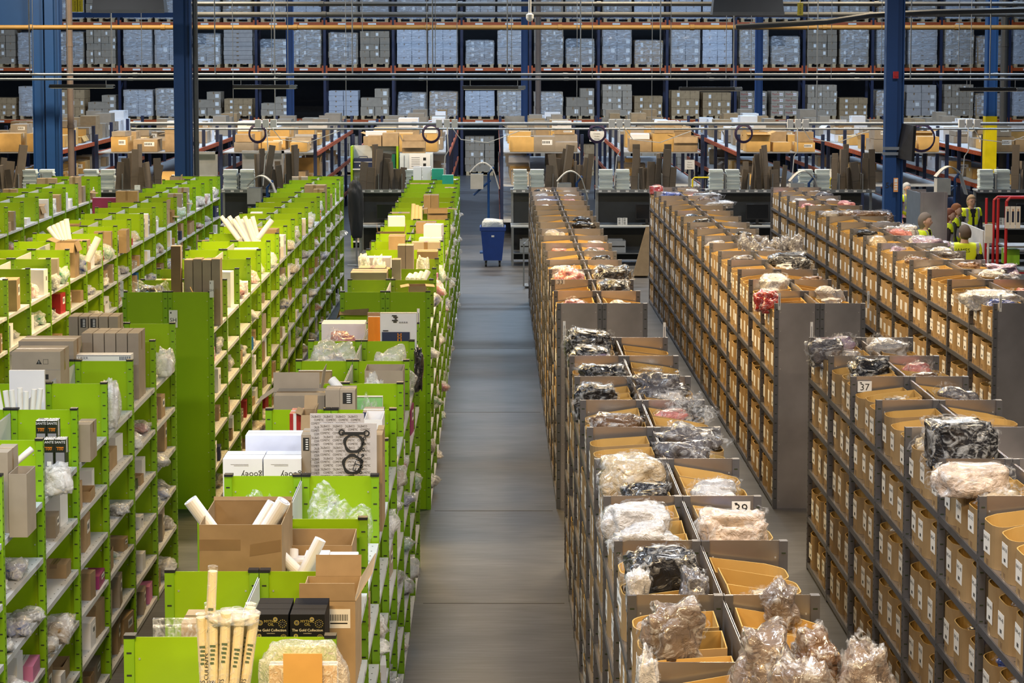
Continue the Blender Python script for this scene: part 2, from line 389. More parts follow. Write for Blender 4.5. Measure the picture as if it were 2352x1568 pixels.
tag(ob('cardboard_bin', stuffbins.data('far_cardboard_bins', [KRAFTB, KRAFTLIT, TAPE, PAPER])), 'smaller cardboard bins filling the farther bays of the grey shelving', 'bin', None, 'stuff')
cols = ['black','black','grey','grey','white','silver','brown','silver','red','blue','cream','lilac','pink','white']
ng = 0; farg = MB()
farmats = [CL[c] for c in ('black','grey','white','silver','brown','pink')] + [CLEAR]
for (ind, I, sd, k, l, j, x, y, z, rz) in binsites:
    topl = l == len(I['zs'])-1
    if R.random() > (.42 if topl else .55): continue
    c = R.choice(cols); v = R.randrange(5)
    dx = (1 if sd < 0 else -1)
    cx = x + dx*R.uniform(.17, .25); cy = y + (.15 if sd < 0 else -.15); zz = z + (R.uniform(.18, .26) if topl else R.uniform(.20, .235))
    s = R.uniform(.8, 1.05) if topl else .75
    sc = (s, s*.85, s*R.uniform(.8, 1.4) if topl else s*.8); rr = R.uniform(-.5, .5)
    if ind and ng < 300:
        ng += 1
        t = ob('bagged_garment', GARC[c][v], (cx, cy, zz), rr, scale=sc)
        tag(t, f"{c} bagged garment, {POS3[j]} third of {levname(I, l)} shelf, {bayname(I, k)} bay, {'left' if sd < 0 else 'right'} side, {I['name']}", 'garment', 'bagged garments in the bins')
        ob('poly_film', SHLC[v], (0, 0, -.004), 0, t)
        if R.random() < .3: ob('barcode_sticker', STICK, (.02, -.02, .115 if v % 3 else .10), .3, t)
    elif topl or R.random() < .4:
        M = Matrix.Translation((cx, cy, zz)) @ Matrix.Rotation(rr, 4, 'Z') @ Matrix.Diagonal((*sc, 1))
        farg.merge(GAR[v], M, 0); nf = len(GAR[v].polygons); mi = R.randrange(6); farg.m[-nf:] = [mi]*nf
tag(ob('bagged_garment', farg.data('far_bagged_garments', farmats)), 'bagged garments heaped in the farther bins of the grey shelving', 'garment', None, 'stuff')

# ---------------------------------------------------------------- cartons and small goods
_ct = {}
def carton(w, d, h, style='closed', m=KRAFT, extra=None):
    """origin at the middle of the base; front faces -y"""
    key = (round(w, 2), round(d, 2), round(h, 2), style, m.name, extra)
    if key in _ct: return _ct[key]
    w, d, h = key[:3]; w = max(w, .03); d = max(d, .03); h = max(h, .02); b = MB(); X, Y = w/2, d/2; t = .004
    tp = TAPE if m in (KRAFT, GREYBOX, KRAFTB) else WHITE
    if style in ('closed', 'label'):
        b.box(-X, X, -Y, Y, 0, h)
        tw = min(.05, w*.3)
        b.box(-X*.999, X*.999, -tw/2, tw/2, h, h+.0012, 1)
        b.box(-X-.0012, -X, -tw/2, tw/2, h*.72, h, 1); b.box(X, X+.0012, -tw/2, tw/2, h*.72, h, 1)
        b.box(-X*.99, X*.99, -.0012, .0012, h+.0012, h+.002, 3)
        if style == 'label':
            b.box(-X*.1, X*.75, -Y-.0012, -Y, h*.45, h*.8, 2)
            for k in range(5): b.box(-X*.05 + k*X*.13, -X*.05 + k*X*.13 + X*.07, -Y-.0018, -Y-.0012, h*.55, h*.72, 3)
    else:
        b.box(-X, X, -Y, Y, 0, t)
        for a in ((-X, X, -Y, -Y+t), (-X, X, Y-t, Y), (-X, -X+t, -Y+t, Y-t), (X-t, X, -Y+t, Y-t)): b.box(*a, t, h)
        if style == 'open':
            fw = min(.5*d, .16); r = random.Random(int(w*1000 + d*300 + h*77))
            for sx, sy in ((0, -1), (0, 1), (-1, 0), (1, 0)):
                a = math.radians(r.choice([8, 25, 70, 100, 125, 150])) if not (sx == 0 and sy == -1) else math.radians(r.choice([5, 95, 160]))
                L_ = fw if sy else min(w*.5, .16); c_, s_ = math.sin(a)*L_, math.cos(a)*L_
                if sy: b.slab((-X, sy*Y, h), (X, sy*Y, h), (X, sy*(Y+c_), h+s_), (-X, sy*(Y+c_), h+s_), .004)
                else: b.slab((sx*X, -Y, h), (sx*X, Y, h), (sx*(X+c_), Y, h+s_), (sx*(X+c_), -Y, h+s_), .004)
    _ct[key] = b.data('carton', [m, tp, PAPER, INK]); return _ct[key]
def bottle_mesh(c, capm, h=.19, r=.032, pump=False):
    b = MB(); b.lathe([(r*.95, 0), (r, .006), (r, h*.68), (r*.8, h*.78), (r*.38, h*.84), (r*.38, h*.88)], 14)
    b.lathe([(r*.46, h*.88), (r*.46, h), (r*.3, h+.002)], 12, 1); b.lathe([(r+.0008, h*.15), (r+.0008, h*.5)], 14, 2)
    if pump: b.tube([(0, 0, h), (0, 0, h+.035)], .005, 6, 1); b.box(-.035, .008, -.008, .008, h+.03, h+.042, 1)
    return b.data('bottle', [c, capm, PAPER], True)
AMBER = mat('amber_glass', (.03, .012, .006), .12, coat=.6)
BOTTLES = [bottle_mesh(AMBER, WHITE), bottle_mesh(WHITE, WHITE, .2, .026), bottle_mesh(BLACK, BLACK, .21, .03), bottle_mesh(mat('blue_plastic', (.03, .12, .4), .3), WHITE, .17)]
BAGS = [crumple(20+i, .13, .10, .07 + .02*(i % 2), .5, 3, .75, pinch=.2, name='poly_bag') for i in range(5)]
FILLC = dict(white=WHITE, brown=KRAFT, black=CL['black'], silver=CL['silver'], blue=CL['blue'], red=CL['red'], green=mat('green_plastic', (.02, .3, .14), .35))
BAGF = [recolor(g, CLEARW) for g in BAGS]
FILLM = {k: [recolor(g, m) for g in BAGS] for k, m in FILLC.items()}
COLB = dict(red=mat('red_box', (.40, .02, .02), .5), navy=mat('navy_box', (.02, .03, .09), .5), blue=mat('blue_box', (.03, .17, .45), .5), orange=mat('orange_card', (.80, .24, .01), .5),
            purple=mat('purple_box', (.30, .03, .14), .5), teal=mat('teal_box', (0, .30, .20), .5), black=mat('black_box', (.015, .015, .017), .25, coat=.5), pink=mat('pink_box', (.6, .2, .4), .5))
# random goods on the green shelving
sites = []
HEROSKIP = {('Lf', 5)}
for I in (L_f, L_b, M_f, M_b, K_b, J_b):
    for k in range(I['nb']):
        for sd in (-1, 1):
            for l, z in enumerate(I['zs']):
                topl = l == 5
                if sd < 0 and not topl: continue
                if (I['short'], l) in HEROSKIP: continue
                if I is M_f and topl and k >= 1: continue
                if I is K_b and l < 2 and k > 6: continue
                if I is J_b and l < 3: continue
                y = I['y0'] + (k+.5)*I['bay']; x = I['x0'] if sd < 0 else I['x1']
                if not inview(x, y, z+.2, 40): continue
                for j in range(3):
                    sites.append((1/y/y*(2 if topl else 1)*(.3 + abs(x)/y*4), I, sd, k, l, j))
sites.sort(key=lambda s: -s[0])
cnt = {}; stuffg = {}
def side_word(sd): return 'left side' if sd < 0 else 'right side'
for (a, I, sd, k, l, j) in sites:
    topl = l == 5; r = R.random()
    if r < (.12 if topl else .16): continue
    x, y = spot(I, sd, k, l, j, 0); y += .145; z = I['zs'][l] + .001
    dx = -1 if sd > 0 else 1
    kind = R.choices(['brown carton', 'grey carton', 'white box', 'poly bag', 'bottle', 'colour box', 'open carton'], [19, 11, 14, 33, 6, 8, 9])[0]
    where = f"{POS3[j]} third of {levname(I, l)} shelf, {bayname(I, k)} bay, {side_word(sd)}, {I['name']}"
    hmax = R.choice([.3, .34, .40, .48, .55]) if topl else .29
    w = R.uniform(.11, .27); d = R.uniform(.16, .38); h = R.uniform(.3, 1)*hmax
    w, d, h = round(w/.04)*.04, round(d/.06)*.06, max(.05, round(h/.05)*.05)
    cnt[kind] = cnt.get(kind, 0) + 1; ind = cnt[kind] <= 300
    rz = (math.pi/2 if sd > 0 else -math.pi/2) + R.uniform(-.12, .12)
    ins = .03 + d/2 + R.uniform(-.02, .05)
    ins = min(ins, .44 - d/2); X = x + dx*ins
    if kind in ('brown carton', 'grey carton', 'white box', 'colour box', 'open carton'):
        cc = ''
        if kind == 'colour box': cc = R.choice(['red', 'navy', 'blue', 'orange', 'purple', 'black', 'pink']); m = COLB[cc]; h = min(h, .25)
        else: m = dict(brown=KRAFT, grey=GREYBOX, white=WHITE, open=KRAFT)[kind.split()[0]]
        st = 'open' if kind == 'open carton' and topl else 'tray' if kind == 'open carton' else R.choice(['closed', 'label'])
        if st == 'tray': h = max(.08, h*.8)
        me = carton(w, d, h, st, m)
        if ind:
            o = ob(dict(b='brown_carton', g='grey_carton', w='white_box', c='colour_box', o='open_carton')[kind[0]], me, (X, y, z), rz)
            tag(o, f"{cc + ' box' if cc else kind}, {where}", 'box', kind + 's on the green shelving')
        else:
            s = stuffg.setdefault(kind, MB()); s.merge(me, Matrix.Translation((X, y, z)) @ Matrix.Rotation(rz, 4, 'Z'))
    elif kind == 'bottle':
        o = ob('bottle', R.choice(BOTTLES), (x + dx*R.uniform(.06, .3), y, z), 0)
        tag(o, f"bottle, {where}", 'bottle', 'bottles on the green shelving')
    else:
        v = R.randrange(5); c = R.choice(list(FILLC)); s = R.uniform(.8, 1.15)*(1.15 if topl else 1)
        X = x + dx*R.uniform(.03, .22)
        sc = (s, s, s*(1.3 if topl else R.uniform(.7, 1.1)))
        if ind:
            t = ob('poly_bag', BAGF[v], (X, y, z), R.uniform(0, 3), scale=sc)
            tag(t, f"bagged {c} goods, {where}", 'bag', 'poly bags on the green shelving')
            ob('contents', FILLM[c][v], (0, 0, .003), 0, t, scale=(.82, .82, .72))
        else:
            s_ = stuffg.setdefault('poly bag', MB()); s_.merge(BAGS[v], Matrix.Translation((X, y, z)) @ Matrix.Diagonal((*sc, 1)))
for kind, mb in stuffg.items():
    mm = [KRAFT, TAPE, PAPER, INK] if 'bag' not in kind else [CLEARW]
    if kind == 'white box': mm = [WHITE, WHITE, PAPER, INK]
    tag(ob(kind.replace(' ', '_'), mb.data('far_goods', mm)), f"{kind}s packed small in the farther bays of the green shelving", 'box' if 'bag' not in kind else 'bag', None, 'stuff')

# ---------------------------------------------------------------- the goods one can tell apart, on the near green islands
def HB(name, label, cat, pl, pr, pt, y, dep, m=KRAFT, style='closed', zb=1.901, rz=0, group=None, h=None):
    xa, zt = Q(pl, pt, y); xb, _ = Q(pr, pt, y)
    o = ob(name, carton(xb-xa, dep, (h or zt-zb), style, m), ((xa+xb)/2, y+dep/2, zb if h is None else zt-h), rz)
    tag(o, label, cat, group); return o
def dims(o):
    v = [c.co for c in o.data.vertices]; return max(c.x for c in v), min(c.y for c in v), max(c.z for c in v)
def note(o, me_fn, name='printed_label', label=None):
    b = MB(); me_fn(b, *dims(o)); p = ob(name, b.data(name, [PAPER, INK, INKG, COLB['navy'], COLB['orange']]), (0, 0, 0), 0, o)
    if label: p['label'] = label
    return p
# bay nearest the camera
xb_, zb_ = Q(695, 1480, 7.3)
b = MB()
bub = crumple(77, .175, .055, .33, .10, 4, .42, name='bubble_wrap', mats=[film('bubble_film', (.95, .9, .82), .30, .10, 30)])
o = ob('wrapped_parcel', carton(.27, .07, .52, 'closed', mat('yellowish_kraft', (.62, .36, .11), .7)), (xb_, 7.34, 1.902))
tag(o, 'brown parcel bound in bubble wrap at the bottom edge of the picture', 'parcel')
o2 = ob('bubble_wrap', bub, (0, 0, .01), 0, o, scale=(1, 1, 1.12)); zt_ = max(v.co.z for v in bub.vertices); o2.scale = (1.02, 1.1, (zb_-1.91)/zt_)
b = MB(); b.box(-.075, .08, -.066, -.062, .1, zb_-1.93); ob('parcel_tape', b.data('parcel_tape', mat('gummed_tape', (.60, .34, .10), .5)), (0, 0, 0), 0, o)
CREAM = mat('cream_poster', (.78, .66, .40), .6)
tl = MB(); tl.tube([(0, 0, 0), (0, 0, .78)], .0215, 12); tl.tube([(0, 0, -.001), (0, 0, .80)], .0235, 12, 1)
for k, ch in enumerate('CACTI . SUCCULENTS'): write(tl, ch, 0, -.0242, .30 - k*.021 + .07, .019, 2, FRONT, roll=math.pi/2) if False else None
v_, f_ = txt('CACTI . SUCCULENTS')
tl.add(v_, f_, 2, Matrix.Translation((-.004, -.0245, .33)) @ FRONT @ Matrix.Rotation(math.pi/2, 4, 'Z') @ Matrix.Diagonal((.026, .026, 1, 1)))
for k in range(5): tl.box(-.010 + .003*(k % 2), .006 + .002*k, -.0248, -.024, .54 + k*.022, .55 + k*.022, 3)
tube_me = tl.data('rolled_poster', [CREAM, CLEAR, INK, mat('print_green', (.10, .14, .08), .6)])
xt, _z = Q(508, 1560, 7.6)
pos = [(-.085, .0), (-.045, -.03), (-.003, -.042), (.04, -.03), (.082, .0), (-.062, .045), (-.02, .03), (.025, .035), (.064, .05), (.0, .075)]
for k, (px_, py_) in enumerate(pos):
    o = ob('rolled_poster', tube_me, (xt + px_*.62, 7.6 + py_*.7, 1.903 + .003), 0, rot=(.05*(-py_)*8, .05 + px_*1.1, 0), scale=(1, 1, .80 + .02*(k % 3)))
    tag(o, 'cream rolled poster in the bundle tied with film', 'poster', 'rolled posters in the tied bundle')
o = ob('rolled_poster', tube_me, (xt - .075, 7.60, 1.906), 0, rot=(0, .055, 0), scale=(.9, .9, 1.05))
tag(o, 'tallest cream rolled poster, sticking up above the tied bundle', 'poster')
for zz, rr, nm in ((.28, .088, 'film_tie'), (.60, .112, 'film_wrapping')):
    b = MB(); b.lathe([(rr, 0), (rr+.012, .012), (rr, .03)], 24)
    t = ob(nm, crumple(3, rr+.008, rr*.75, .022 if nm == 'film_tie' else .03, .35, 3, 1, mats=[CLEARW]), (xt + .012 + zz*.06, 7.60, 1.905+zz), 0)
    tag(t, 'twisted film tied round the bundle of rolled posters' if nm == 'film_tie' else 'crumpled film over the tops of the bundled posters', 'film')
# second bay: gift boxes, carton, soil bag
b = MB(); b.box(-.077, .077, -.04, .04, 0, .15); gold = mat('gold_print', (.75, .55, .20), .35, .6)
write(b, 'MYTHIC', 0, -.0408, .118, .017, 1); write(b, 'OIL', 0, -.0408, .104, .018, 1); write(b, 'The Gold Collection', 0, -.0408, .078, .0165, 2)
write(b, 'Limited Edition', 0, -.0408, .064, .006, 2)
for (cx, cz, r) in ((-.048, .112, .010), (.020, .128, .008), (.052, .108, .017), (-.052, .052, .008), (.056, .046, .012)):
    for k in range(12):
        a = k*math.pi/6; b.box(cx + math.cos(a)*r - .0018, cx + math.cos(a)*r + .0018, -.0408, -.04, cz + math.sin(a)*r - .0018, cz + math.sin(a)*r + .0018, 1)
        if k % 2: b.box(cx + math.cos(a)*r*.5 - .001, cx + math.cos(a)*r*.5 + .001, -.0408, -.04, cz + math.sin(a)*r*.5 - .001, cz + math.sin(a)*r*.5 + .001, 2)
for k in range(12): b.box(-.03 + .005*k, -.026 + .005*k, -.0408, -.04, .02 + .02*(1-abs(k-5.5)/5.5)**1.5, .022 + .02*(1-abs(k-5.5)/5.5)**1.5, 1)
gift = b.data('gift_box', [mat('satin_black_card', (.010, .010, .012), .65, spec=.12), gold, mat('cream_print', (.8, .72, .55), .5)])
gx0, _z = Q(622, 1412, 8.20); gx1, _z = Q(706, 1412, 8.20)
for ly in range(3):
    for rw in range(3):
        for ci, gx in enumerate((gx0, gx1)):
            o = ob('gift_box', gift, (gx, 8.20 + .04 + rw*.084, 1.902 + ly*.1515))
            place = 'front left' if (rw, ci) == (0, 0) else 'front right' if (rw, ci) == (0, 1) else ('middle ' if rw == 1 else 'rear ') + ('left' if ci == 0 else 'right')
            tag(o, f"black and gold gift box, {place} column, {['bottom','middle','top'][ly]} layer of the stack", 'box', 'black gift boxes')
o = HB('parcel_carton', 'tall brown carton with barcode label behind the black gift boxes', 'box', 688, 815, 1378, 8.52, .40, KRAFT, 'tray')
X_, Y_, Z_ = dims(o)
b = MB(); b.slab((-X_, Y_, Z_), (X_, Y_, Z_), (X_*.98, Y_-.01, Z_+.085), (-X_*.98, Y_-.01, Z_+.085), .004); b.slab((-X_*.7, -Y_, Z_), (X_, -Y_, Z_), (X_, -Y_+.02, Z_+.10), (-X_*.7, -Y_+.02, Z_+.10), .004)
b.slab((X_, Y_, Z_), (X_, -Y_, Z_), (X_+.07, -Y_-.02, Z_+.12), (X_+.07, Y_+.12, Z_+.10), .004)
ob('flap', b.data('flap', KRAFT), (0, 0, 0), 0, o)
def bar(b, X, Y, Z):
    b.box(X*.02, X*.82, Y-.0014, Y, Z-.13, Z-.04, 0); write(b, 'FRAGILE GOODS', X*.42, Y-.002, Z-.05, .008, 1) if False else None
    for k in range(22): b.box(X*.1 + k*X*.029, X*.1 + k*X*.029 + X*(.012 if k % 3 else .022), Y-.002, Y-.0014, Z-.095, Z-.065, 1)
    b.box(X*.1, X*.72, Y-.002, Y-.0014, Z-.110, Z-.104, 1)
note(o, bar, 'barcode_label', 'white barcode label')
b = MB(); xs, zs_ = Q(385, 1424, 8.65)
b.box(-.105, .105, -.012, .012, 0, .31); b.box(-.106, .106, -.014, .014, .27, .278, 0)
o = ob('zip_bag', b.data('zip_bag', CLEAR), (-1.47, 8.6, 1.902)); tag(o, 'clear zip bag of dark loose leaf at the left edge of the near green island', 'bag')
o.location.x = xs; o.location.x = max(xs, -1.60+.11)
ob('loose_leaf', crumple(9, .09, .010, .20, .12, 3, .6, mats=[mat('dark_loose_leaf', (.05, .022, .012), .9, var=.6, nscale=60, bump=1, bscale=90)]), (.01, 0, .002), 0, o, scale=(1, 1, .55))
HB('brown_carton', 'low brown carton behind the zip bag of loose leaf', 'box', 415, 470, 1432, 8.75, .22)
# third bay
def roll(label, p0, p1, y, r=.037, m=PAPER, dy=.06, name='poster_tube', inner=True):
    a = Q(*p0, y); c = Q(*p1, y+dy); b = MB(); A, B_ = Vector((a[0], y, a[1])), Vector((c[0], y+dy, c[1]))
    b.tube([(0, 0, 0), B_-A], r, 18); 
    d_ = (B_-A).normalized()
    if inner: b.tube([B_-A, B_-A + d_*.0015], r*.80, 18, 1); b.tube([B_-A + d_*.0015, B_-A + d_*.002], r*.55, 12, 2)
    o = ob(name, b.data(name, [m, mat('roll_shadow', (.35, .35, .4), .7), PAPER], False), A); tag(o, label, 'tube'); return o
o = HB('large_open_carton', 'large brown carton with tape strips holding two white rolls', 'box', 457, 647, 1206, 9.16, .50, KRAFT, 'tray')
X_, Y_, Z_ = dims(o)
b = MB(); b.box(-X_-.0005, -X_*.0+.0, Y_-.0015, Y_, Z_-.13, Z_-.075); b.slab((X_*.22, Y_-.0015, Z_-.16), (X_-.005, Y_-.0015, Z_-.135), (X_-.005, Y_-.0015, Z_-.075), (X_*.24, Y_-.0015, Z_-.10), -.001)
ob('tape_strip', b.data('tape_strip', TAPE), (0, 0, 0), 0, o)
b = MB(); b.slab((-X_, -Y_-.004, Z_), (X_, -Y_-.004, Z_), (X_, -Y_+.0, Z_+.02), (-X_, -Y_+.0, Z_+.02), .004); ob('flap', b.data('flap', KRAFT), (0, 0, 0), 0, o)
roll('white rolled poster leaning left out of the large brown carton', (505, 1240), (437, 1148), 9.38, .036, dy=-.02)
roll('white rolled poster leaning right out of the large brown carton', (596, 1240), (652, 1150), 9.38, .036, dy=-.02)
roll('second white roll beside the one leaning right in the carton', (575, 1240), (628, 1155), 9.46, .034, dy=.02)
HB('open_carton', 'shallow open carton holding white tubes and white tubs', 'box', 655, 808, 1252, 9.62, .34, KRAFT, 'tray')
for lab, a, c in (('long white tube lying across the white tubs', (692, 1325), (736, 1238), ), ('short white tube leaning left beside the white tubs', (690, 1318), (642, 1272)), ('upright short white tube behind the leaning ones', (672, 1315), (672, 1262))):
    roll(lab, a, c, 9.26 if 'long' in lab else 9.34 if 'upright' not in lab else 9.5, .030, WHITE, dy=.06 if 'upright' in lab else .02, name='white_tube', inner=False)
for lab, l_, r_, t_, y_ in (('white square tub nearest the aisle in the tray of tubes', 754, 820, 1283, 9.22), ('white square tub behind the long white tube', 700, 752, 1278, 9.36), ('pale tub between the short tubes', 668, 700, 1290, 9.44)):
    o = HB('white_tub', lab, 'tub', l_, r_, t_, y_, .12, WHITE, 'tray'); X_, Y_, Z_ = dims(o)
    b = MB(); b.box(-X_, X_, Y_, -Y_, Z_, Z_+.004); b.box(-X_-.002, X_+.002, Y_-.002, -Y_+.002, Z_-.008, Z_+.0); ob('lid', b.data('lid', WHITE), (0, 0, 0), 0, o)
def filmbag(label, pl, pr, pt, y, dep=.2, fill='white', fh=.5, seed=1, zb=1.902, m=None, pinch=.2, name='poly_bag'):
    xa, zt = Q(pl, pt, y); xb, _ = Q(pr, pt, y); hh = zt - zb
    me = crumple(seed+.3, (xb-xa)/2, dep/2, hh/1.7, .5, 4, .7, pinch=pinch, name='poly_bag', mats=[m or CLEARW])
    zx = max(v.co.z for v in me.vertices)
    o = ob(name, me, ((xa+xb)/2, y+dep/2, zb), 0, scale=(1, 1, hh/zx)); tag(o, label, 'bag')
    if fill:
        me2 = crumple(seed+.8, (xb-xa)/2*.8, dep/2*.8, hh/1.7*fh, .25, 3, .6, name='contents', mats=[FILLC.get(fill) or CL[fill]])
        ob('contents', me2, (0, 0, .004), 0, o)
    return o
filmbag('flat clear pouches heaped between the large carton and the white boxes', 530, 652, 1132, 10.35, .22, None, seed=31, m=CLEAR)
filmbag('big crumpled clear bag right of the divider behind the white tubs', 698, 790, 1108, 10.5, .3, None, seed=32, m=CLEAR)
filmbag('flatter clear film spread in front of the big crumpled bag', 705, 845, 1150, 10.25, .24, 'white', .3, seed=33, m=CLEAR)
# fourth bay (eleven metres)
def gooey(b, X, Y, Z):
    write(b, 'gooey', X*.45, Y-.001, Z-.10, .052, 1, roll=math.pi)
    for k in range(2): b.box(-X*.6+.02*k, X*.3, Y-.0012, Y, Z-.035-.008*k, Z-.037-.008*k, 2)
o = HB('white_box', 'white box with upside-down lettering, left of the pair', 'box', 512, 602, 1053, 11.26, .22, WHITE); note(o, gooey, 'printed_lettering')
o = HB('white_box', 'white box with upside-down lettering, right of the pair', 'box', 605, 692, 1053, 11.26, .22, WHITE); note(o, gooey, 'printed_lettering')
HB('long_white_box', 'long pale blue-white box behind the pair of white boxes', 'box', 563, 700, 1000, 11.56, .16, mat('pale_blue_box', (.62, .68, .85), .5))
def blab(b, X, Y, Z):
    b.box(-X*.6, X*.6, Y-.0012, Y, Z-.10, Z-.02, 1)
    for k in range(5): b.box(-X*.1, X*.4, Y-.0018, Y-.0012, Z-.092+k*.014, Z-.086+k*.014, 0)
o = HB('narrow_carton', 'narrow brown carton with black label left of the patterned card', 'box', 692, 714, 1000, 11.30, .20, GREYBOX); note(o, blab, 'black_label')
def gask(name, label, pl, pr, pt, y, withg):
    xa, zt = Q(pl, pt, y); xb, _ = Q(pr, pt, y); w_ = xb-xa; h_ = zt-1.902; b = MB(); b.box(0, w_, 0, .012, 0, h_)
    n = int(h_/.022)
    for k in range(n):
        for c in range(int(w_/.075)+1):
            xx = .036 + c*.075 + (k % 2)*.018
            if xx + .03 < w_: write(b, 'COMETIC', xx, -.0008, h_-.016-k*.022, .019, 1, sx=.72, roll=0 if k % 3 else math.pi)
    t = ob(name, b.data(name, [mat('grey_print_card', (.50, .47, .46), .6), INK]), (xa, y, 1.902), 0); tag(t, label, 'card')
    if withg:
        b = MB(); g = .010
        def ring(cx, cz, ro, ri, n=28):
            vs = []
            for k in range(n):
                a = 2*math.pi*k/n; wob = ro*(1 + .06*math.sin(a*5))
                vs += [(cx + math.cos(a)*wob, -.004, cz + math.sin(a)*wob), (cx + math.cos(a)*ri, -.004, cz + math.sin(a)*ri)]
            b.add(vs, [(2*k, 2*k+1, (2*k+3) % (2*n), (2*k+2) % (2*n)) for k in range(n)], 0)
        cx = w_*.60
        for i_, cz in enumerate((h_-.12, h_-.25, h_-.38)): ring(cx - i_*.008, cz, .063, .046)
        ring(cx-.072, h_-.055, .02, .011, 12); ring(cx+.078, h_-.06, .02, .011, 12)
        b.box(cx-.072, cx+.07, -.005, -.003, h_-.068, h_-.052)
        for k in range(10): ring(cx+.066 - k*.004, h_-.09-k*.035, .010, .005, 8)
        v2, f2 = txt('METIC'); b.add(v2, f2, 0, Matrix.Translation((cx+.02, -.006, h_-.26)) @ FRONT @ Matrix.Rotation(1.25, 4, 'Z') @ Matrix.Diagonal((.06, .05, 1, 1)))
        ob('engine_gasket', b.data('engine_gasket', INK), (0, 0, 0), 0, t)
gask('patterned_card', 'grey card printed all over with small logos, rear one of the two', 712, 836, 950, 11.30, False)
gask('patterned_card', 'logo-printed card with a black engine gasket showing on it', 733, 865, 972, 11.20, True)
HB('flat_carton', 'thin brown carton standing right of the gasket card', 'box', 862, 878, 1000, 11.34, .30, KRAFT)
# fifth bay
def redstripe(b, X, Y, Z): b.box(-X*.35, X*.15, Y-.0012, Y, 0, Z, 0)
o = HB('red_box', 'red box with a white band behind the white boxes', 'box', 665, 692, 951, 12.5, .2, COLB['red']); note(o, redstripe, 'white_band')
HB('brown_carton', 'small carton with blue dots beside the red box', 'box', 692, 722, 955, 12.45, .2, KRAFT, 'open')
HB('white_sheet_box', 'white box at the aisle side behind the gasket card', 'box', 836, 878, 965, 12.3, .3, WHITE, 'tray')
HB('dark_box', 'long dark grey box lying behind the white aisle-side box', 'box', 833, 880, 947, 12.75, .2, COLB['navy'])
# sixth bay
HB('brown_carton', 'wide closed grey-brown carton left of two upright cartons', 'box', 630, 746, 908, 13.3, .30, GREYBOX)
HB('open_carton', 'open carton with raised dark flap behind the wide closed carton', 'box', 628, 735, 900, 13.66, .30, GREYBOX, 'open')
o = HB('upright_carton', 'upright carton, left of the pair standing on the divider line', 'box', 748, 779, 896, 13.2, .18, GREYBOX)
o = HB('upright_carton', 'upright carton with black label, right of the standing pair', 'box', 781, 815, 896, 13.2, .18, GREYBOX); note(o, blab, 'black_label')
roll('short white roll lying between the open carton and upright ones', (785, 898), (762, 872), 13.6, .034)
filmbag('clear packets beside a green folder on the centre green island', 818, 868, 912, 13.4, .3, 'white', .6, seed=36, m=CLEAR)
HB('green_folder', 'pale green plastic folder standing behind the clear packets', 'folder', 818, 878, 911, 13.85, .02, mat('pale_green_plastic', (.25, .55, .20), .25))
HB('brown_board', 'plain brown cardboard sheet standing left of the light grey back panel', 'board', 686, 762, 851, 14.6, .03, KRAFT)
HB('open_carton', 'dark-sided open carton beside the bubble bag', 'box', 838, 925, 852, 14.5, .3, GREYBOX, 'tray')
filmbag('white bubble bag leaning out of the dark-sided carton', 826, 882, 855, 14.3, .16, 'white', .9, seed=37)
o = filmbag('thick stack of grey film sheets on the left of the green island', 702, 814, 790, 15.35, .34, 'silver', .8, seed=38, m=CLEARW, pinch=0)
filmbag('loose white film bag right of the stack of film sheets', 834, 948, 800, 15.4, .3, 'white', .75, seed=39)
filmbag('black bag poking out over the aisle', 948, 970, 795, 15.9, .2, None, seed=40, m=CL['black'], pinch=.1)
filmbag('pink packet wrapped in clear film', 733, 834, 753, 16.35, .22, 'pink', 1.0, seed=41, m=CLEAR, pinch=0) 
HB('white_box', 'long white box behind the pink packet', 'box', 738, 838, 744, 16.75, .24, WHITE)
o = HB('orange_folder', 'orange folder standing left of the white display board', 'folder', 845, 874, 727, 16.5, .03, COLB['orange'])
HB('brown_board', 'brown card behind the orange folder', 'board', 845, 872, 717, 16.62, .02, KRAFT); 
o = HB('display_board', 'white display board with a picture of a red tower', 'board', 873, 957, 718, 16.4, .03, WHITE)
def pic(b, X, Y, Z):
    for k in range(5): b.box(-X*.35+.012*(k % 3), -X*.15+.01*(k % 2)+.01, Y-.001, Y, Z-.03-.014*k, Z-.02-.014*k, 1)
    for k in range(4): b.box(X*.05+k*.02, X*.05+k*.02+.012, Y-.001, Y, Z-.09, Z-.078, 2)
    b.box(-X*.85, -X*.55, Y-.001, Y, Z-.162, Z-.154, 1)
    b.box(-X*.9, X*.62, Y-.0012, Y, Z-.26, Z-.17, 3)
    b.box(-X*.05, X*.0, Y-.002, Y-.0012, Z-.26, Z-.18, 4); b.box(X*.12, X*.17, Y-.002, Y-.0012, Z-.26, Z-.18, 4); b.box(-X*.05, X*.17, Y-.002, Y-.0012, Z-.2, Z-.195, 4); b.box(-X*.05, X*.17, Y-.002, Y-.0012, Z-.225, Z-.22, 4)
note(o, pic, 'printed_picture', 'blue picture of a red tower')
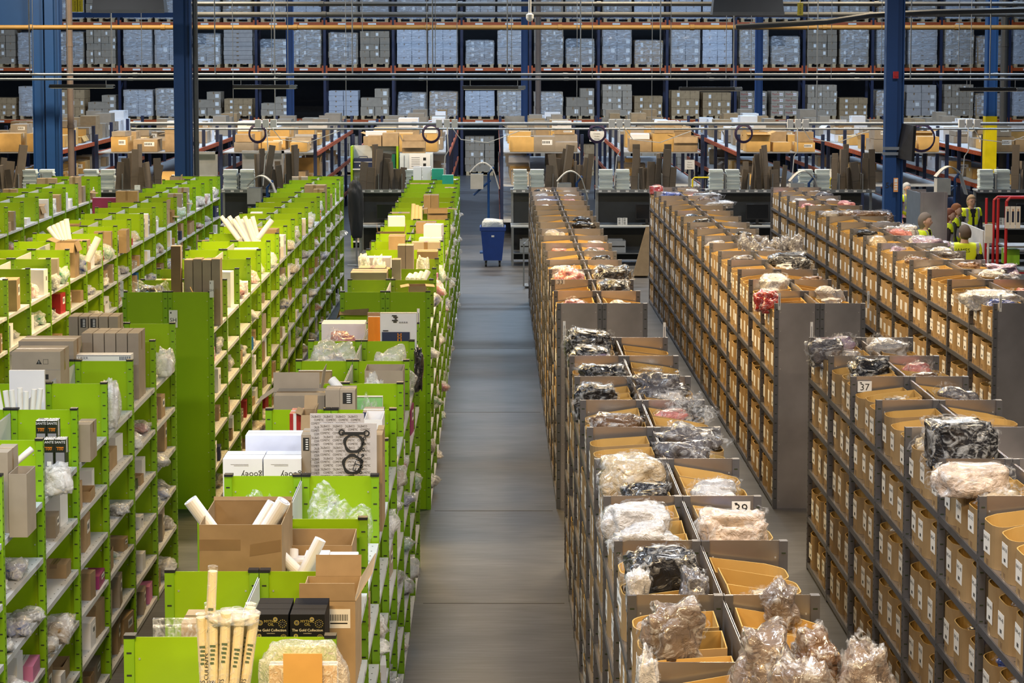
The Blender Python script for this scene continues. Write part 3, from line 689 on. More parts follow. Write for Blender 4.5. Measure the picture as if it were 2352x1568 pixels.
# left near island
o = HB('cosmetic_box', 'dark cosmetics box, rear left of four', 'box', 82, 105, 967, 12.75, .10, COLB['black'])
def sante(b, X, Y, Z):
    write(b, 'SANTE', 0, Y-.001, Z-.02, .024, 0); b.box(-X*.7, X*.7, Y-.0012, Y, Z-.055, Z-.052, 4); b.box(-X*.8, X*.8, Y-.0012, Y, Z-.20, Z-.09, 2)
    write(b, '100', 0, Y-.0014, Z-.065, .03, 4); b.box(-X*.3, X*.5, Y-.0016, Y-.0012, Z-.18, Z-.15, 0)
note(o, sante, 'printed_front')
for lab, l_, r_, t_, y_ in (('dark cosmetics box, rear right of four', 107, 131, 967, 12.75), ('dark cosmetics box, front left of four', 99, 123, 1011, 12.42), ('dark cosmetics box, front right of four', 125, 150, 1011, 12.42)):
    note(HB('cosmetic_box', lab, 'box', l_, r_, t_, y_, .10, COLB['black']), sante, 'printed_front')
filmbag('roll of clear bubble film on the shelf by the cosmetics boxes', 98, 160, 1065, 12.22, .16, 'white', .9, seed=51, m=CLEARW, pinch=0)
HB('grey_carton', 'grey carton at the left picture edge below the poster bundle', 'box', -20, 17, 1038, 11.3, .25, GREYBOX)
HB('grey_carton', 'lower grey carton next to the diagonal tube at left', 'box', 20, 60, 1090, 11.2, .22, GREYBOX, 'tray')
roll('printed tube leaning right at the left picture edge', (8, 1085), (74, 1030), 11.55, .02, PAPER)
HB('brown_carton', 'square brown carton on the pale shelf of the left island', 'box', 172, 206, 975, 13.25, .22, GREYBOX)
filmbag('crumpled clear film thrown over the green divider at left', 108, 196, 905, 14.3, .24, None, seed=52, m=CLEAR)
filmbag('standing white paper bag right of the green divider', 222, 270, 868, 14.35, .2, 'white', .8, seed=53)
o = HB('laser_paper_box', 'flat white and blue box lettered LASER on the left island', 'box', 172, 300, 815, 15.30, .12, WHITE)
def laser(b, X, Y, Z):
    write(b, 'LASER', -X*.7, Y-.001, Z-.028, .030, 3); b.box(-X, X, Y-.0012, Y, Z-.010, Z-.006, 3)
    for k in range(6): b.box(X*.6+k*.016, X*.6+k*.016+.008, Y-.0012, Y, Z-.045, Z-.015, 3)
note(o, laser, 'printed_front')
for k in range(5):
    HB('tall_brown_carton', f"tall brown carton, {['leftmost','second','third','fourth','rightmost'][k]} of five in front of the big green panel", 'box', 187+k*26.5, 212+k*26.5, 766, 15.62, .30, GREYBOX, group='five tall cartons')
for k in range(5):
    o = HB('grey_brown_carton', f"{['leftmost','second','third','fourth','rightmost'][k]} of five grey-brown cartons behind, two with black labels", 'box', 157+k*23, 179+k*23, 727, 16.45, .24, GREYBOX, group='five cartons further back')
    if k in (1, 2): note(o, blab, 'black_label')
o = HB('brown_carton', 'wide brown carton with warning symbols at the left', 'box', 27, 138, 807, 14.5, .30, GREYBOX)
def warn(b, X, Y, Z):
    b.add([(-.0, Y-.001, Z-.10), (.045, Y-.001, Z-.10), (.0225, Y-.001, Z-.062)], [(0, 1, 2)], 1)
    write(b, '!', .0225, Y-.0016, Z-.087, .03, 0)
    b.box(.055, .095, Y-.001, Y, Z-.10, Z-.098, 1); b.box(.055, .095, Y-.001, Y, Z-.064, Z-.062, 1); b.box(.055, .057, Y-.001, Y, Z-.10, Z-.062, 1); b.box(.093, .095, Y-.001, Y, Z-.10, Z-.062, 1)
    b.box(-X, X, Y-.0012, Y, Z-.145, Z-.143, 2); b.box(-X*.8, -X*.45, Y-.001, Y, Z-.22, Z-.18, 1); b.box(-X*.35, -X*.12, Y-.001, Y, Z-.22, Z-.18, 1); b.box(0, X*.5, Y-.001, Y, Z-.22, Z-.18, 1)
note(o, warn, 'printed_symbols')
HB('brown_carton', 'long brown carton behind the one with warning symbols', 'box', 43, 168, 784, 15.2, .30, GREYBOX)
b = MB(); xa, _z = Q(-8, 870, 13.4); xb, zt = Q(75, 870, 13.4); b.box(xa, xb, 13.75, 13.78, 1.902, zt)
tag(ob('white_board', b.data('white_board', WHITE)), 'large white board standing behind the poster bundle at left', 'board')
for k in range(9):
    xx = -3.55 + k*.026; b = MB(); b.tube([(0, 0, 0), (-.14 + k*.026, .0, .50 + .01*(k % 3))], .020, 12)
    o = ob('rolled_poster', b.data('rolled_poster', [PAPER]), (xx+.02, 13.30 + .03*(k % 2), 1.903)); tag(o, 'white rolled poster in the fanned bundle at the left edge', 'poster', 'rolled posters at the left edge')
tag(ob('film_tie', crumple(5, .13, .05, .02, .3, 3, 1, mats=[CLEARW]), (-3.46, 13.31, 2.12)), 'film tied round the fanned bundle at the left edge', 'film')
filmbag('poly bags piled in an open carton at the end of the left island', 350, 396, 800, 16.6, .2, 'white', .7, seed=54)
# first bays of the farther green islands
TALL = [('tall_brown_carton', 'narrow dark brown carton standing highest on the left island', 392, 414, 566, 19.62, .12, mat('dark_kraft', (.20, .12, .06), .7))]
for nm, lb, l_, r_, t_, y_, d_, m_ in TALL: HB(nm, lb, 'box', l_, r_, t_, y_, d_, m_)
for k in range(4): HB('tall_brown_carton', f"{['first','second','third','fourth'][k]} from left of four tall cartons above the large green panel", 'box', 423+k*21, 442+k*21, 597-(k % 2)*2, 19.75, .16, GREYBOX, group='four tall cartons')
filmbag('black tray wrapped in film above the large green panel', 296, 384, 646, 19.6, .3, 'black', .9, seed=55, m=CLEAR, pinch=0)
for k in range(9):
    y_ = 25.2 + .05*(k % 3); a = (556 + k*5, 560); c = (508 + k*9, 497 + (k*7) % 14)
    roll(f"{'white poster tube in the upright bunch above the green shelving'}", a, c, y_, .030, WHITE, name='poster_tube')['group'] = 'bunch of white poster tubes'
roll('lone white tube leaning right beside the bunch', (592, 548), (625, 505), 24.5, .035, WHITE)
for k in range(5): roll('white tube in the leaning bunch on the outer green island', (135+k*6, 552), (112+k*10, 523-k*5), 24.8, .035, WHITE)['group'] = 'leaning white tubes'
roll('open-ended tube sticking out of a carton on the outer island', (200, 600), (226, 545), 24.0, .045, WHITE)
o = HB('purple_box', 'flat purple box standing on the outer green island', 'box', 212, 272, 454, 31.2, .12, COLB['purple'], zb=1.902)
HB('red_fragile_box', 'orange-brown carton with a red FRAGILE label', 'box', 272, 290, 528, 26.6, .25, KRAFT)
for nm, lb, l_, r_, t_, y_, d_, m_ in (('tall_brown_carton', 'tall brown carton, left of the pair on the centre green island', 913, 931, 564, 22.0, .2, GREYBOX), ('tall_brown_carton', 'tall brown carton, right of the pair on the centre green island', 932, 949, 564, 22.0, .2, GREYBOX),
    ('brown_carton', 'slim dark carton standing by the long grey-brown one', 900, 920, 597, 20.9, .15, GREYBOX), ('brown_carton', 'long low grey-brown carton in the second bay of the green island', 805, 888, 626, 20.6, .35, GREYBOX),
    ('yellow_carton', 'yellow-brown carton beside the tall pair', 958, 1005, 578, 22.6, .25, KRAFT), ('brown_carton', 'cube carton on the yellow-lit dividers', 892, 930, 542, 24.2, .3, KRAFT),
    ('brown_carton', 'double-width orange-brown carton, left half', 955, 978, 511, 26.3, .25, KRAFT), ('brown_carton', 'double-width orange-brown carton, right half', 979, 1001, 511, 26.3, .25, KRAFT),
    ('tall_brown_carton', 'tallest orange-brown carton, left of the far pair', 973, 989, 448, 29.3, .25, KRAFT), ('tall_brown_carton', 'tallest orange-brown carton, right of the far pair', 990, 1007, 448, 29.3, .25, KRAFT),
    ('teal_box', 'bright teal box at the far end of the centre green island', 992, 1018, 388, 35.6, .2, COLB['teal']), ('teal_box', 'lower teal box leaning right beside the first', 1016, 1041, 402, 35.3, .2, COLB['teal']),
    ('white_box', 'white box, left of two at the far end of the green island', 949, 968, 383, 35.7, .2, WHITE), ('white_box', 'white box, right of two at the far end of the green island', 970, 989, 383, 35.7, .2, WHITE)):
    HB(nm, lb, 'box', l_, r_, t_, y_, d_, m_)
for k in range(3): roll('cream tube lying upright among the yellow-lit dividers', (948+k*9, 510), (950+k*8, 468+k*3), 27.6, .03, CREAM)['group'] = 'cream tubes'
for k in range(4): roll('white tube in the second bay of the centre green island', (937+k*12, 642), (944+k*13, 632-k*3), 20.8, .033, WHITE)['group'] = 'white tubes in the second bay'
filmbag('pair of milky bags, left one, on the centre green island', 820, 850, 584, 21.7, .3, 'white', .7, seed=57)
filmbag('pair of milky bags, right one, on the centre green island', 852, 886, 586, 21.6, .3, 'white', .7, seed=58)
filmbag('milky bag right of the tall pair on the green island', 950, 987, 586, 21.6, .3, 'white', .6, seed=59)
# signs
def sign(name, label, text, pl, pr, pt, pb, y, size=None, up=False):
    xa, zt = Q(pl, pt, y); xb, zb = Q(pr, pb, y); b = MB(); W_, H_ = xb-xa, zt-zb
    b.box(0, W_, -.002, 0, 0, H_)
    if text: write(b, text, W_/2, -.0028, H_*.42, size or W_*.5, 1)
    b.box(W_*.15, W_*.3, -.0026, -.002, H_*.8, H_*.9, 1)
    o = ob(name, b.data(name, [PAPER, INK]), (xa, y, zb)); tag(o, label, 'sign'); return o
sign('aisle_sign', 'white sign lettered SH on the large green end panel', 'SH', 388, 408, 712, 752, 19.405, .062)
sign('aisle_sign', 'narrow white sign lettered SH at the top corner of the green panel', 'SH', 481, 491, 644, 683, 19.405, .036)
sign('aisle_sign', 'narrow white sign lettered SG left of the large green panel', 'SG', 276, 284, 645, 682, 19.405, .03)
sign('bay_sign', 'white sign numbered 39 on a divider of the centre grey island', '39', 1681, 1723, 1151, 1182, 11.085, .085)
sign('bay_sign', 'white sign numbered 37 on a divider of the right grey island', '37', 1970, 2002, 875, 900, 15.13, .08)
sign('bay_sign', 'white sign numbered 33 on a far divider of the centre grey island', '33', 1277, 1297, 642, 652, 21.41, .07)
for lab, px_, pt_, y_, zt_ in (('thin upright sign edge at the corner of the centre grey island, left', 1296, 737, 17.19, 0), ('thin upright sign edge at the corner of the centre grey island, right', 1526, 740, 17.19, 0), ('thin white sign at the corner of the right grey island', 1864, 739, 17.19, 0),
                         ('thin white sign at the left corner of the grey end panel', 1790, 672, 19.42, 0), ('thin white sign at the right corner of the grey end panel', 1994, 668, 19.42, 0), ('thin white sign at the corner of the rightmost grey panel', 2298, 676, 19.42, 0), ('thin white sign on the green corner post by the aisle', 961, 708, 17.24, 0)):
    x_, z_ = Q(px_, pt_, y_); b = MB(); b.box(-.012, .012, -.003, 0, 0, .18); b.box(-.004, .004, -.0035, -.003, .04, .14, 1)
    tag(ob('corner_sign', b.data('corner_sign', [PAPER, INKG]), (x_, y_-.01, z_-.18)), lab, 'sign')

# ---------------------------------------------------------------- garments one can tell apart on the near grey islands
def gar(label, c, pl, pr, pt, y, dep, zb, seed, amp=.30, e=.6, filmy=True, m=None, pinch=0):
    xa, zt = Q(pl, pt, y); xb, _ = Q(pr, pt, y); hh = zt-zb
    me = crumple(seed, (xb-xa)/2*.92, dep/2, hh/1.75, amp, 4, e, pinch=pinch, name='garment', mats=[m or CL[c]]); zx = max(v.co.z for v in me.vertices)
    o = ob('bagged_garment', me, ((xa+xb)/2, y+dep/2, zb), 0, scale=(1, 1, hh*.92/zx)); tag(o, label, 'garment')
    if filmy:
        m2 = crumple(seed+.05, (xb-xa)/2, dep/2*1.08, hh/1.75, amp*1.5, 4, e, pinch=pinch, name='poly_film', mats=[GFILM]); z2 = max(v.co.z for v in m2.vertices)
        ob('poly_film', m2, (0, 0, 0), 0, o, scale=(1, 1, zx/z2*1.06))
    return o
FLOR = mat('floral_print_cloth', (.62, .50, .42), .4, var=.4, nscale=18, bump=1, bscale=16, coat=.8)
gar('huge heap of clear-bagged brown garments at the bottom of the picture, left part', 'brown', 1690, 1850, 1432, 7.55, .30, 2.10, 101, .38, .8, m=mat('taupe_garment', (.20, .155, .13), .3, var=.4, bump=1, bscale=14, coat=.9))
gar('huge heap of clear-bagged brown garments at the bottom, middle part', 'brown', 1830, 1950, 1450, 7.7, .30, 2.10, 102, .38, .8)
gar('clear-bagged brown garment at the bottom, far right of the heap', 'brown', 1935, 2080, 1478, 7.5, .28, 2.05, 103, .42, .8, pinch=.3, m=MT['taupe_garment'])
gar('grey-brown garment bag standing in front of the heap', 'brown', 1770, 1930, 1500, 7.15, .26, 2.06, 104, .35, .8, m=MT['taupe_garment'])
gar('large shiny black bagged bundle on the right grey island', 'black', 2133, 2308, 962, 12.35, .30, 2.03, 105, .16, .38)
gar('floral bagged garment lying behind the black bundle', 'pink', 2148, 2340, 1068, 11.35, .26, 2.10, 106, .2, .6, m=FLOR)
gar('row of thin grey bagged garments standing at the island corner', 'grey', 1865, 1950, 775, 16.55, .28, 1.98, 107, .4, .6)
gar('dark blue-grey plastic bundle on the right island, second bay', 'black', 1957, 2060, 818, 15.65, .26, 2.0, 108, .35, .7)
gar('white and silver bagged garments, right half of the corner bay', 'silver', 2000, 2095, 780, 16.6, .3, 2.02, 109, .35, .7)
gar('big dark bagged garments, upper of two on the centre grey island', 'black', 1296, 1415, 750, 16.72, .34, 2.0, 110, .25, .6)
gar('dark bagged pillow, lower of two on the centre grey island', 'black', 1308, 1408, 792, 16.32, .28, 1.98, 111, .25, .6)
gar('black bagged garment under loose film, second bay', 'black', 1325, 1440, 835, 15.35, .3, 1.98, 112, .35, .6)
gar('black crinkled packet, third bay of the centre grey island', 'black', 1318, 1422, 880, 14.35, .3, 1.98, 113, .25, .45)
gar('tangle of grey bagged garments, right half of the third bay', 'grey', 1455, 1585, 855, 14.6, .3, 2.0, 114, .5, .8)
gar('clear empty poly bag bulging over the right edge', 'silver', 1540, 1638, 903, 13.85, .28, 2.0, 115, .55, .8, m=CLEAR)
gar('dark bagged garments sprawled over the fifth bay right half', 'grey', 1500, 1658, 978, 12.75, .34, 2.02, 116, .45, .75)
gar('grey bagged sleeves lying in front of the sprawled garments', 'grey', 1512, 1640, 1012, 12.25, .24, 2.03, 117, .45, .75)
gar('brown-black folded garment in film, left half of the fourth bay', 'brown', 1352, 1482, 948, 13.25, .26, 2.03, 118, .3, .6)
gar('cream fleece rolled in film on the centre grey island', 'cream', 1372, 1535, 1050, 11.45, .34, 2.02, 119, .22, .65)
gar('black shiny folded packet in front of the cream fleece', 'black', 1422, 1556, 1105, 11.15, .18, 2.0, 120, .3, .5)
gar('clear-bagged white printed garment, left half', 'white', 1385, 1545, 1160, 10.4, .26, 2.05, 121, .2, .5)
gar('crumpled white poly packet in the bin below the printed one', 'white', 1400, 1570, 1198, 10.12, .22, 2.02, 122, .4, .7)
gar('glittering clear bag of floral tops standing above the right bin', 'white', 1600, 1778, 1172, 10.2, .26, 2.0, 123, .25, .45, m=FLOR)
gar('black bagged tops in the left bin nearer the camera', 'black', 1436, 1618, 1255, 9.45, .26, 2.02, 124, .35, .6)
gar('striped bagged top at the left of the open bin', 'white', 1437, 1500, 1308, 9.15, .2, 2.03, 125, .4, .7)
gar('grey folded packets standing at the right of the open bin', 'grey', 1560, 1636, 1305, 9.15, .2, 2.03, 126, .4, .7)
gar('shiny brown garment bag leaning in the near left bin', 'brown', 1480, 1630, 1375, 8.38, .24, 2.02, 127, .4, .7, m=MT['taupe_garment'])
gar('small bagged top with yellow print in the nearest left bin', 'white', 1462, 1520, 1480, 7.75, .18, 2.02, 128, .4, .7, pinch=.3)
gar('crumpled mauve bag in the right bin near the camera', 'brown', 1755, 1850, 1332, 8.95, .22, 2.03, 129, .35, .9, m=MT['taupe_garment'])
gar('dark bagged garments piled high on the far centre grey island', 'black', 1360, 1458, 607, 21.7, .4, 2.0, 130, .3, .6)
gar('second dark bagged pile just in front of the first', 'black', 1375, 1450, 640, 20.7, .36, 2.0, 131, .3, .6)
gar('pink and white bagged garments on the far centre grey island', 'pink', 1272, 1345, 612, 21.6, .36, 2.0, 132, .4, .8)
for k in range(6): gar(f"{['leftmost','second','third','fourth','fifth','rightmost'][k]} of the rolled grey bags standing up on the middle island", 'grey', 1694+k*24, 1732+k*24, 530+(k*37 % 20), 25.0 - .12*(k % 2), .26, 2.0, 140+k, .3, .8, pinch=.25)
gar('long dark rolled garment in film, lying across the middle island', 'black', 1765, 1868, 578, 23.2, .36, 2.02, 150, .25, .6)
gar('white fluffy bagged item on the middle island', 'white', 1745, 1822, 628, 21.3, .34, 2.02, 151, .2, .7)
gar('orange-red bagged items beside the end panel', 'pink', 1735, 1795, 665, 19.9, .3, 2.0, 152, .4, .7, m=CL['red'])
gar('brown-black bags draped over the rightmost island', 'brown', 1930, 2062, 482, 29.6, .5, 2.0, 153, .4, .6)
gar('white bag lying on the rightmost island near the people', 'white', 2065, 2118, 515, 27.3, .4, 2.0, 154, .25, .5)
gar('white and lilac bags on the rightmost island below the people', 'lilac', 2100, 2185, 545, 25.7, .4, 2.02, 155, .4, .7)
gar('lilac bagged clothes at the right picture edge', 'lilac', 2270, 2350, 606, 23.0, .4, 2.02, 156, .4, .7)
gar('white polythene-covered clothes above the right end panel', 'white', 2218, 2352, 668, 20.0, .4, 2.02, 157, .35, .5)
gar('pale mesh sack on the rightmost island', 'cream', 1998, 2045, 540, 26.0, .3, 2.0, 158, .15, .9, filmy=False)
gar('bright red packet at the far end of the middle grey island', 'red', 1492, 1527, 424, 34.9, .4, 2.06, 159, .2, .5)
gar('blue and lilac packet at the far end of the middle grey island', 'blue', 1517, 1568, 440, 34.0, .4, 2.05, 160, .3, .6)
gar('blue packet near the far end of the centre grey island', 'blue', 1232, 1290, 458, 32.8, .35, 2.03, 161, .35, .7)
gar('grey bagged coats beyond the middle, on the far grey island', 'grey', 1592, 1662, 442, 33.5, .4, 2.03, 162, .35, .6)
gar('white fleece bag on the far middle grey island', 'white', 1612, 1690, 460, 32.2, .4, 2.03, 163, .25, .6)

# ---------------------------------------------------------------- far pallet racking
RY = 69.0; LV = [(2.07, 'lower'), (3.98, 'upper'), (5.65, 'topmost')]; BW = 2.52
px0 = Q(274, 155, RY)[0]; nbk = 16; xr0 = px0 - 2*BW
rack = ob('pallet_racking', None, (xr0, RY, 0)); tag(rack, 'long blue and orange pallet racking across the back of the hall', 'racking')
b = MB()
for yy in (0, 1.05): b.box(-.05, .05, yy, yy+.08, 0, 7.4)
for k in range(8): b.tube([(0, .04, .3+k*.9), (0, 1.1, .3+k*.9+(.8 if k % 2 else 0))], .02, 6)
frm = b.data('rack_frame', NAVY)
b = MB(); b.box(.05, BW-.05, -.03, .03, -.12, 0); b.box(.04, .10, -.045, -.03, -.2, .08); b.box(BW-.10, BW-.04, -.045, -.03, -.2, .08); b.box(.5, .78, -.034, -.03, -.095, -.03, 1); b.box(1.6, 1.9, -.034, -.03, -.095, -.03, 1)
bmf = b.data('rack_beam', [ORANGE, PAPER]); b = MB(); b.box(.05, BW-.05, -.03, .03, -.12, 0); bmr = b.data('rack_beam', ORANGE)
for k in range(nbk+1): ob('rack_frame', frm, (k*BW, 0, 0), 0, rack)
for z, _ in LV:
    for k in range(nbk): ob('rack_beam', bmf, (k*BW, 0, z), 0, rack); ob('rack_beam', bmr, (k*BW, 1.1, z), 0, rack)
b = MB()
for k in range(5): b.box(-.5+k*.22, -.5+k*.22+.14, 0, 1.0, .12, .14)
for k in range(3): b.box(-.5+k*.44, -.5+k*.44+.12, 0, 1.0, .02, .12); 
for k in range(3): b.box(-.5, .5, k*.44, k*.44+.1, 0, .02)
pal = b.data('pallet', WOOD)
def stack_mesh(seed, m, nx, nz, cw, ch, ragged=False, lab=True, word=None):
    r = random.Random(seed); b = MB(); W_ = nx*cw
    for i in range(nx):
        nn = nz - (r.choice([0, 1, 2]) if ragged else 0)
        for kz in range(nn):
            for jy in range(2):
                jx = r.uniform(-.012, .012); x0 = -W_/2 + i*cw + .004 + jx; y0 = .02 + jy*.48
                b.box(x0, x0+cw-.010, y0, y0+.47, .142+kz*ch, .142+kz*ch+ch-.008)
                if jy == 0:
                    b.box(x0+cw*.44, x0+cw*.52, y0-.001, y0, .142+kz*ch+ch*.7, .142+(kz+1)*ch-.01, 1)
                    if lab and r.random() < .5: b.box(x0+cw*.6, x0+cw*.85, y0-.002, y0, .142+kz*ch+ch*.25, .142+kz*ch+ch*.7, 2)
                    if word and i < nx: write(b, word, x0+cw*.45, y0-.003, .142+(kz+.5)*ch, cw*.17, 3)
    return b.data('carton_stack', [m, TAPE, PAPER, RED if word == 'Playforever' else INK])
BGREY = mat('bluish_cartons', (.34, .32, .31), .7, var=.1, rnd=.2); WHT = mat('white_cartons', (.45, .48, .55), .6, rnd=.15)
STK = [stack_mesh(1, BGREY, 2, 4, .54, .36), stack_mesh(2, GREYBOX, 3, 5, .36, .26), stack_mesh(3, WHT, 2, 5, .54, .25, lab=False), stack_mesh(4, GREYBOX, 4, 5, .27, .27), stack_mesh(5, GREYBOX, 2, 4, .52, .35, True), stack_mesh(6, BGREY, 1, 8, 1.06, .16, lab=False), stack_mesh(7, KRAFT, 3, 4, .35, .33, True), stack_mesh(8, BGREY, 3, 4, .35, .25)]
PLAY = stack_mesh(9, GREYBOX, 2, 4, .5, .24, word='Playforever')
WRP = []
for i in range(4):
    me = crumple(60+i, .545, .53, .60, .05, 4, .22, name='stretch_wrap', mats=[WRAP]); WRP.append(me)
wh = max(v.co.z for v in WRP[0].vertices)
stw = ['blue-grey cartons', 'brown cartons', 'white boxes', 'small grey-brown cartons', 'uneven grey-brown cartons', 'flat wide cartons', 'uneven brown cartons', 'low white boxes']
for li, (z, lw) in enumerate(LV):
    for k in range(nbk):
        for s_ in range(2):
            x = xr0 + k*BW + .68 + s_*1.16 + R.uniform(-.015, .015)
            if not inview(x, RY, z+.8, 60): continue
            if li == 0 and R.random() < .05: continue
            v = R.randrange(8) if li else R.choice([1, 3, 4, 6, 4, 6, 2, 0]); u = PX + F*x/RY
            play = li == 0 and (1670 < u < 1740 or 1750 < u < 1830)
            t = ob('pallet_load', None, (x, RY+.03, z+.001), R.uniform(-.01, .01)); zs_ = R.uniform(.62, .98) if li == 0 and not play else R.uniform(.85, 1.05)
            place = f"{['left','right'][s_]} half of {ORD[k] if k < 16 else 'last'} rack bay, {lw} level"
            tag(t, f"pallet of {'red-lettered cartons' if play else stw[v]}, {place}", 'pallet', 'pallets on the back racking')
            ob('pallet', pal, (0, 0, 0), 0, t); ob('carton_stack', PLAY if play else STK[v], (0, 0, .142-.142*zs_), 0, t, scale=(1, 1, zs_))
            if (li and R.random() < .88) or (not li and R.random() < .3):
                hh = max(c.co.z for c in (PLAY if play else STK[v]).vertices)*zs_ + .05
                ob('stretch_wrap', WRP[R.randrange(4)], (0, .5, .1), 0, t, scale=(1, 1, (hh-.1)/wh))
# loads standing on the floor under the racking, seen down the gangways
for k in range(14):
    x = xr0 + (k//2+4)*BW + .66 + (k % 2)*1.2; v = [3, 6, 1, 4][k % 4]
    if not inview(x, RY, .5): continue
    t = ob('pallet_load', None, (x, RY+.1, .001)); tag(t, f"pallet of {stw[v]} on the floor below the racking, {ORD[k]} from left", 'pallet', 'pallets under the back racking')
    ob('pallet', pal, (0, 0, 0), 0, t); ob('carton_stack', STK[v], (0, 0, 0), 0, t)

# ---------------------------------------------------------------- long-span shelving rows between benches and racking
LITKRAFT = mat('warm_lit_cardboard', (.60, .37, .12), .8, rnd=.12)  # kraft for the bench-end cartons, warm lamplight mixed into its colour
DECK = mat('pale_deck', (.50, .52, .54), .5)
rowsx = [(-13.4, -11.0), (-9.9, -7.6), (-6.8, -4.45), (-3.5, -1.15), (.2, 2.2), (3.2, 5.2), (6.1, 8.2), (9.2, 11.3), (12.2, 14.4)]
rown = ['leftmost', 'second', 'third', 'fourth', 'middle', 'sixth', 'seventh', 'eighth', 'rightmost']
Y0, Y1 = 46.6, 58.6; farc = {}
for ri, (xa, xb) in enumerate(rowsx):
    t = ob('carton_shelving', None, (xa, Y0, 0)); tag(t, f"{rown[ri]} row of orange-beamed shelving stacked with cartons, beyond the benches", 'shelving', 'orange-beamed shelving rows')
    W_ = xb-xa
    pb = MB(); pb.box(-.04, .04, -.04, .04, 0, 2.62); pm = pb.data('post', NAVY)
    bb = MB(); bb.box(-.02, .02, 0, 2.4, -.10, 0)
    for k in range(9): bb.box(-.022, .022, .15+k*.27, .17+k*.27, -.06, -.05, 1)
    bmm = bb.data('beam', [ORANGE, PAPER]); dk = MB(); dk.box(.02, W_-.02, 0, 2.4, -.03, -.005); dm = dk.data('deck', DECK)
    for k in range(6):
        for xx in (0, W_): ob('post', pm, (xx, k*2.4, 0), 0, t)
    for k in range(5):
        for z in (2.18, 1.35, .45):
            for xx in (-.03, W_+.03): ob('beam', bmm, (xx, k*2.4, z), 0, t)
            ob('deck', dm, (0, k*2.4, z), 0, t)
    # cartons on it
    hip = ri == 1
    nb_ = 0
    for k in range(12):
        y = Y0 + .15 + k*1.0; ncol = 3
        for c in range(ncol):
            x = xa + .2 + (c+.5)*(W_-.3)/ncol
            for z in (2.181, 1.351):
                if z < 2 and (c == 1 or (ri < 4 and c == 0) or (ri > 4 and c == 2)): continue
                if not inview(x, y, z, 20): continue
                if z < 2 and y > 55: continue
                if R.random() < .06 or (130 < PX+F*x/y < 0): continue
                w_ = R.choice([.42, .5, .56, .6]); d_ = R.choice([.5, .66, .8]); h_ = R.choice([.18, .25, .32, .4]) + (.05 if z > 2 and k < 4 else 0)
                m = R.choice([KRAFT, GREYBOX, GREYBOX, WHITE]) if k > 4 else R.choice([LITKRAFT, LITKRAFT, KRAFT, GREYBOX])
                st = R.choice(['closed', 'closed', 'label', 'open']); nb_ += 1
                if k > 5 or (z < 2 and k > 3):
                    farc.setdefault(m.name, MB()).merge(carton(w_, d_, h_, st, m), Matrix.Translation((x + R.uniform(-.05, .05), y + d_/2, z + .001)) @ Matrix.Rotation(R.uniform(-.1, .1), 4, 'Z'))
                    if z > 2 and R.random() < .5: farc[m.name].merge(carton(w_-.12, d_-.1, .25, 'closed', m), Matrix.Translation((x, y + d_/2, z + h_ + .004)))
                    continue
                o = ob('carton', carton(w_, d_, h_, st, m), (x + R.uniform(-.03, .03), y + d_/2, z + .001), R.uniform(-.05, .05))
                tag(o, f"{'white' if m is WHITE else 'grey-brown' if m is GREYBOX else 'brown'} carton, {'top' if z > 2 else 'lower'} deck, {['left','middle','right'][c]} column, {ORD[k]} from bench end, {rown[ri]} shelving row", 'carton', 'cartons on the orange-beamed shelving')
                if z > 2 and R.random() < .45:
                    h2 = R.choice([.12, .18, .25]); o = ob('carton', carton(w_-.08, d_-.1, h2, R.choice(['closed', 'label']), R.choice([KRAFT, GREYBOX, WHITE])), (x, y + d_/2, z + h_ + .012), R.uniform(-.1, .1)) if st != 'open' else None
                    if o: tag(o, f"carton lying on another, {['left','middle','right'][c]} column, {ORD[k]} from bench end, {rown[ri]} shelving row", 'carton', 'cartons stacked on others')

allc = MB(); mm = []
for nm, q in farc.items():
    off = len(mm); mm += [MT[nm], TAPE, PAPER, INK]; allc.add(q.v, q.f, [i + off for i in q.m])
tag(ob('carton', allc.data('far_cartons', mm)), 'cartons crowding the far ends and lower decks of the orange-beamed shelving', 'carton', None, 'stuff')
# ---------------------------------------------------------------- packing benches
BTOP = mat('bench_top', (.34, .37, .39), .45); STEEL = mat('bench_steel', (.24, .26, .28), .4, .4); PALEST = mat('pale_paper_stack', (.60, .68, .68), .6, var=.1, nscale=60, stretch=(.1, .1, 3))
BENCHX = [-10.6, -8.3, -5.2, -2.1, 1.25, 3.15, 5.6, 7.6, 11.6]
BENCHN = ['leftmost', 'second', 'third', 'fourth', 'fifth', 'sixth', 'seventh', 'eighth', 'rightmost']
BY = 41.4
sm_ = []
for v in range(3):
    b = MB(); r = random.Random(v); z = 0
    for k in range(14):
        a, c = r.uniform(-.012, .012), r.uniform(-.015, .015); hh = .032; b.box(-.15+a, .15+a, -.11+c, .11+c, z, z+hh-.004); z += hh
    sm_.append(b.data('envelope_stack', PALEST))
flat_m = MB(); flat_m.box(-.075, .075, -.03, .03, 0, 1.0)
for k in range(3): flat_m.box(-.075, .075, -.02+.016*k, -.016+.016*k, 1.0, 1.002)
flat_m.box(-.0755, .0755, -.031, .031, .32, .323, 1)
FLATS = [flat_m.data('flattened_carton', [mat('flat_cardboard', (.105, .085, .065), .8, rnd=.4), INK])]
mon = MB(); mon.box(-.25, .25, -.02, .02, .12, .46); mon.box(-.235, .235, -.022, -.02, .135, .445, 1); mon.box(-.03, .03, -.01, .02, .01, .14); mon.box(-.1, .1, -.07, .07, 0, .012)
SCR = mat('dark_screen', (.01, .012, .015), .15); MON = mon.data('monitor', [BLACK, SCR])
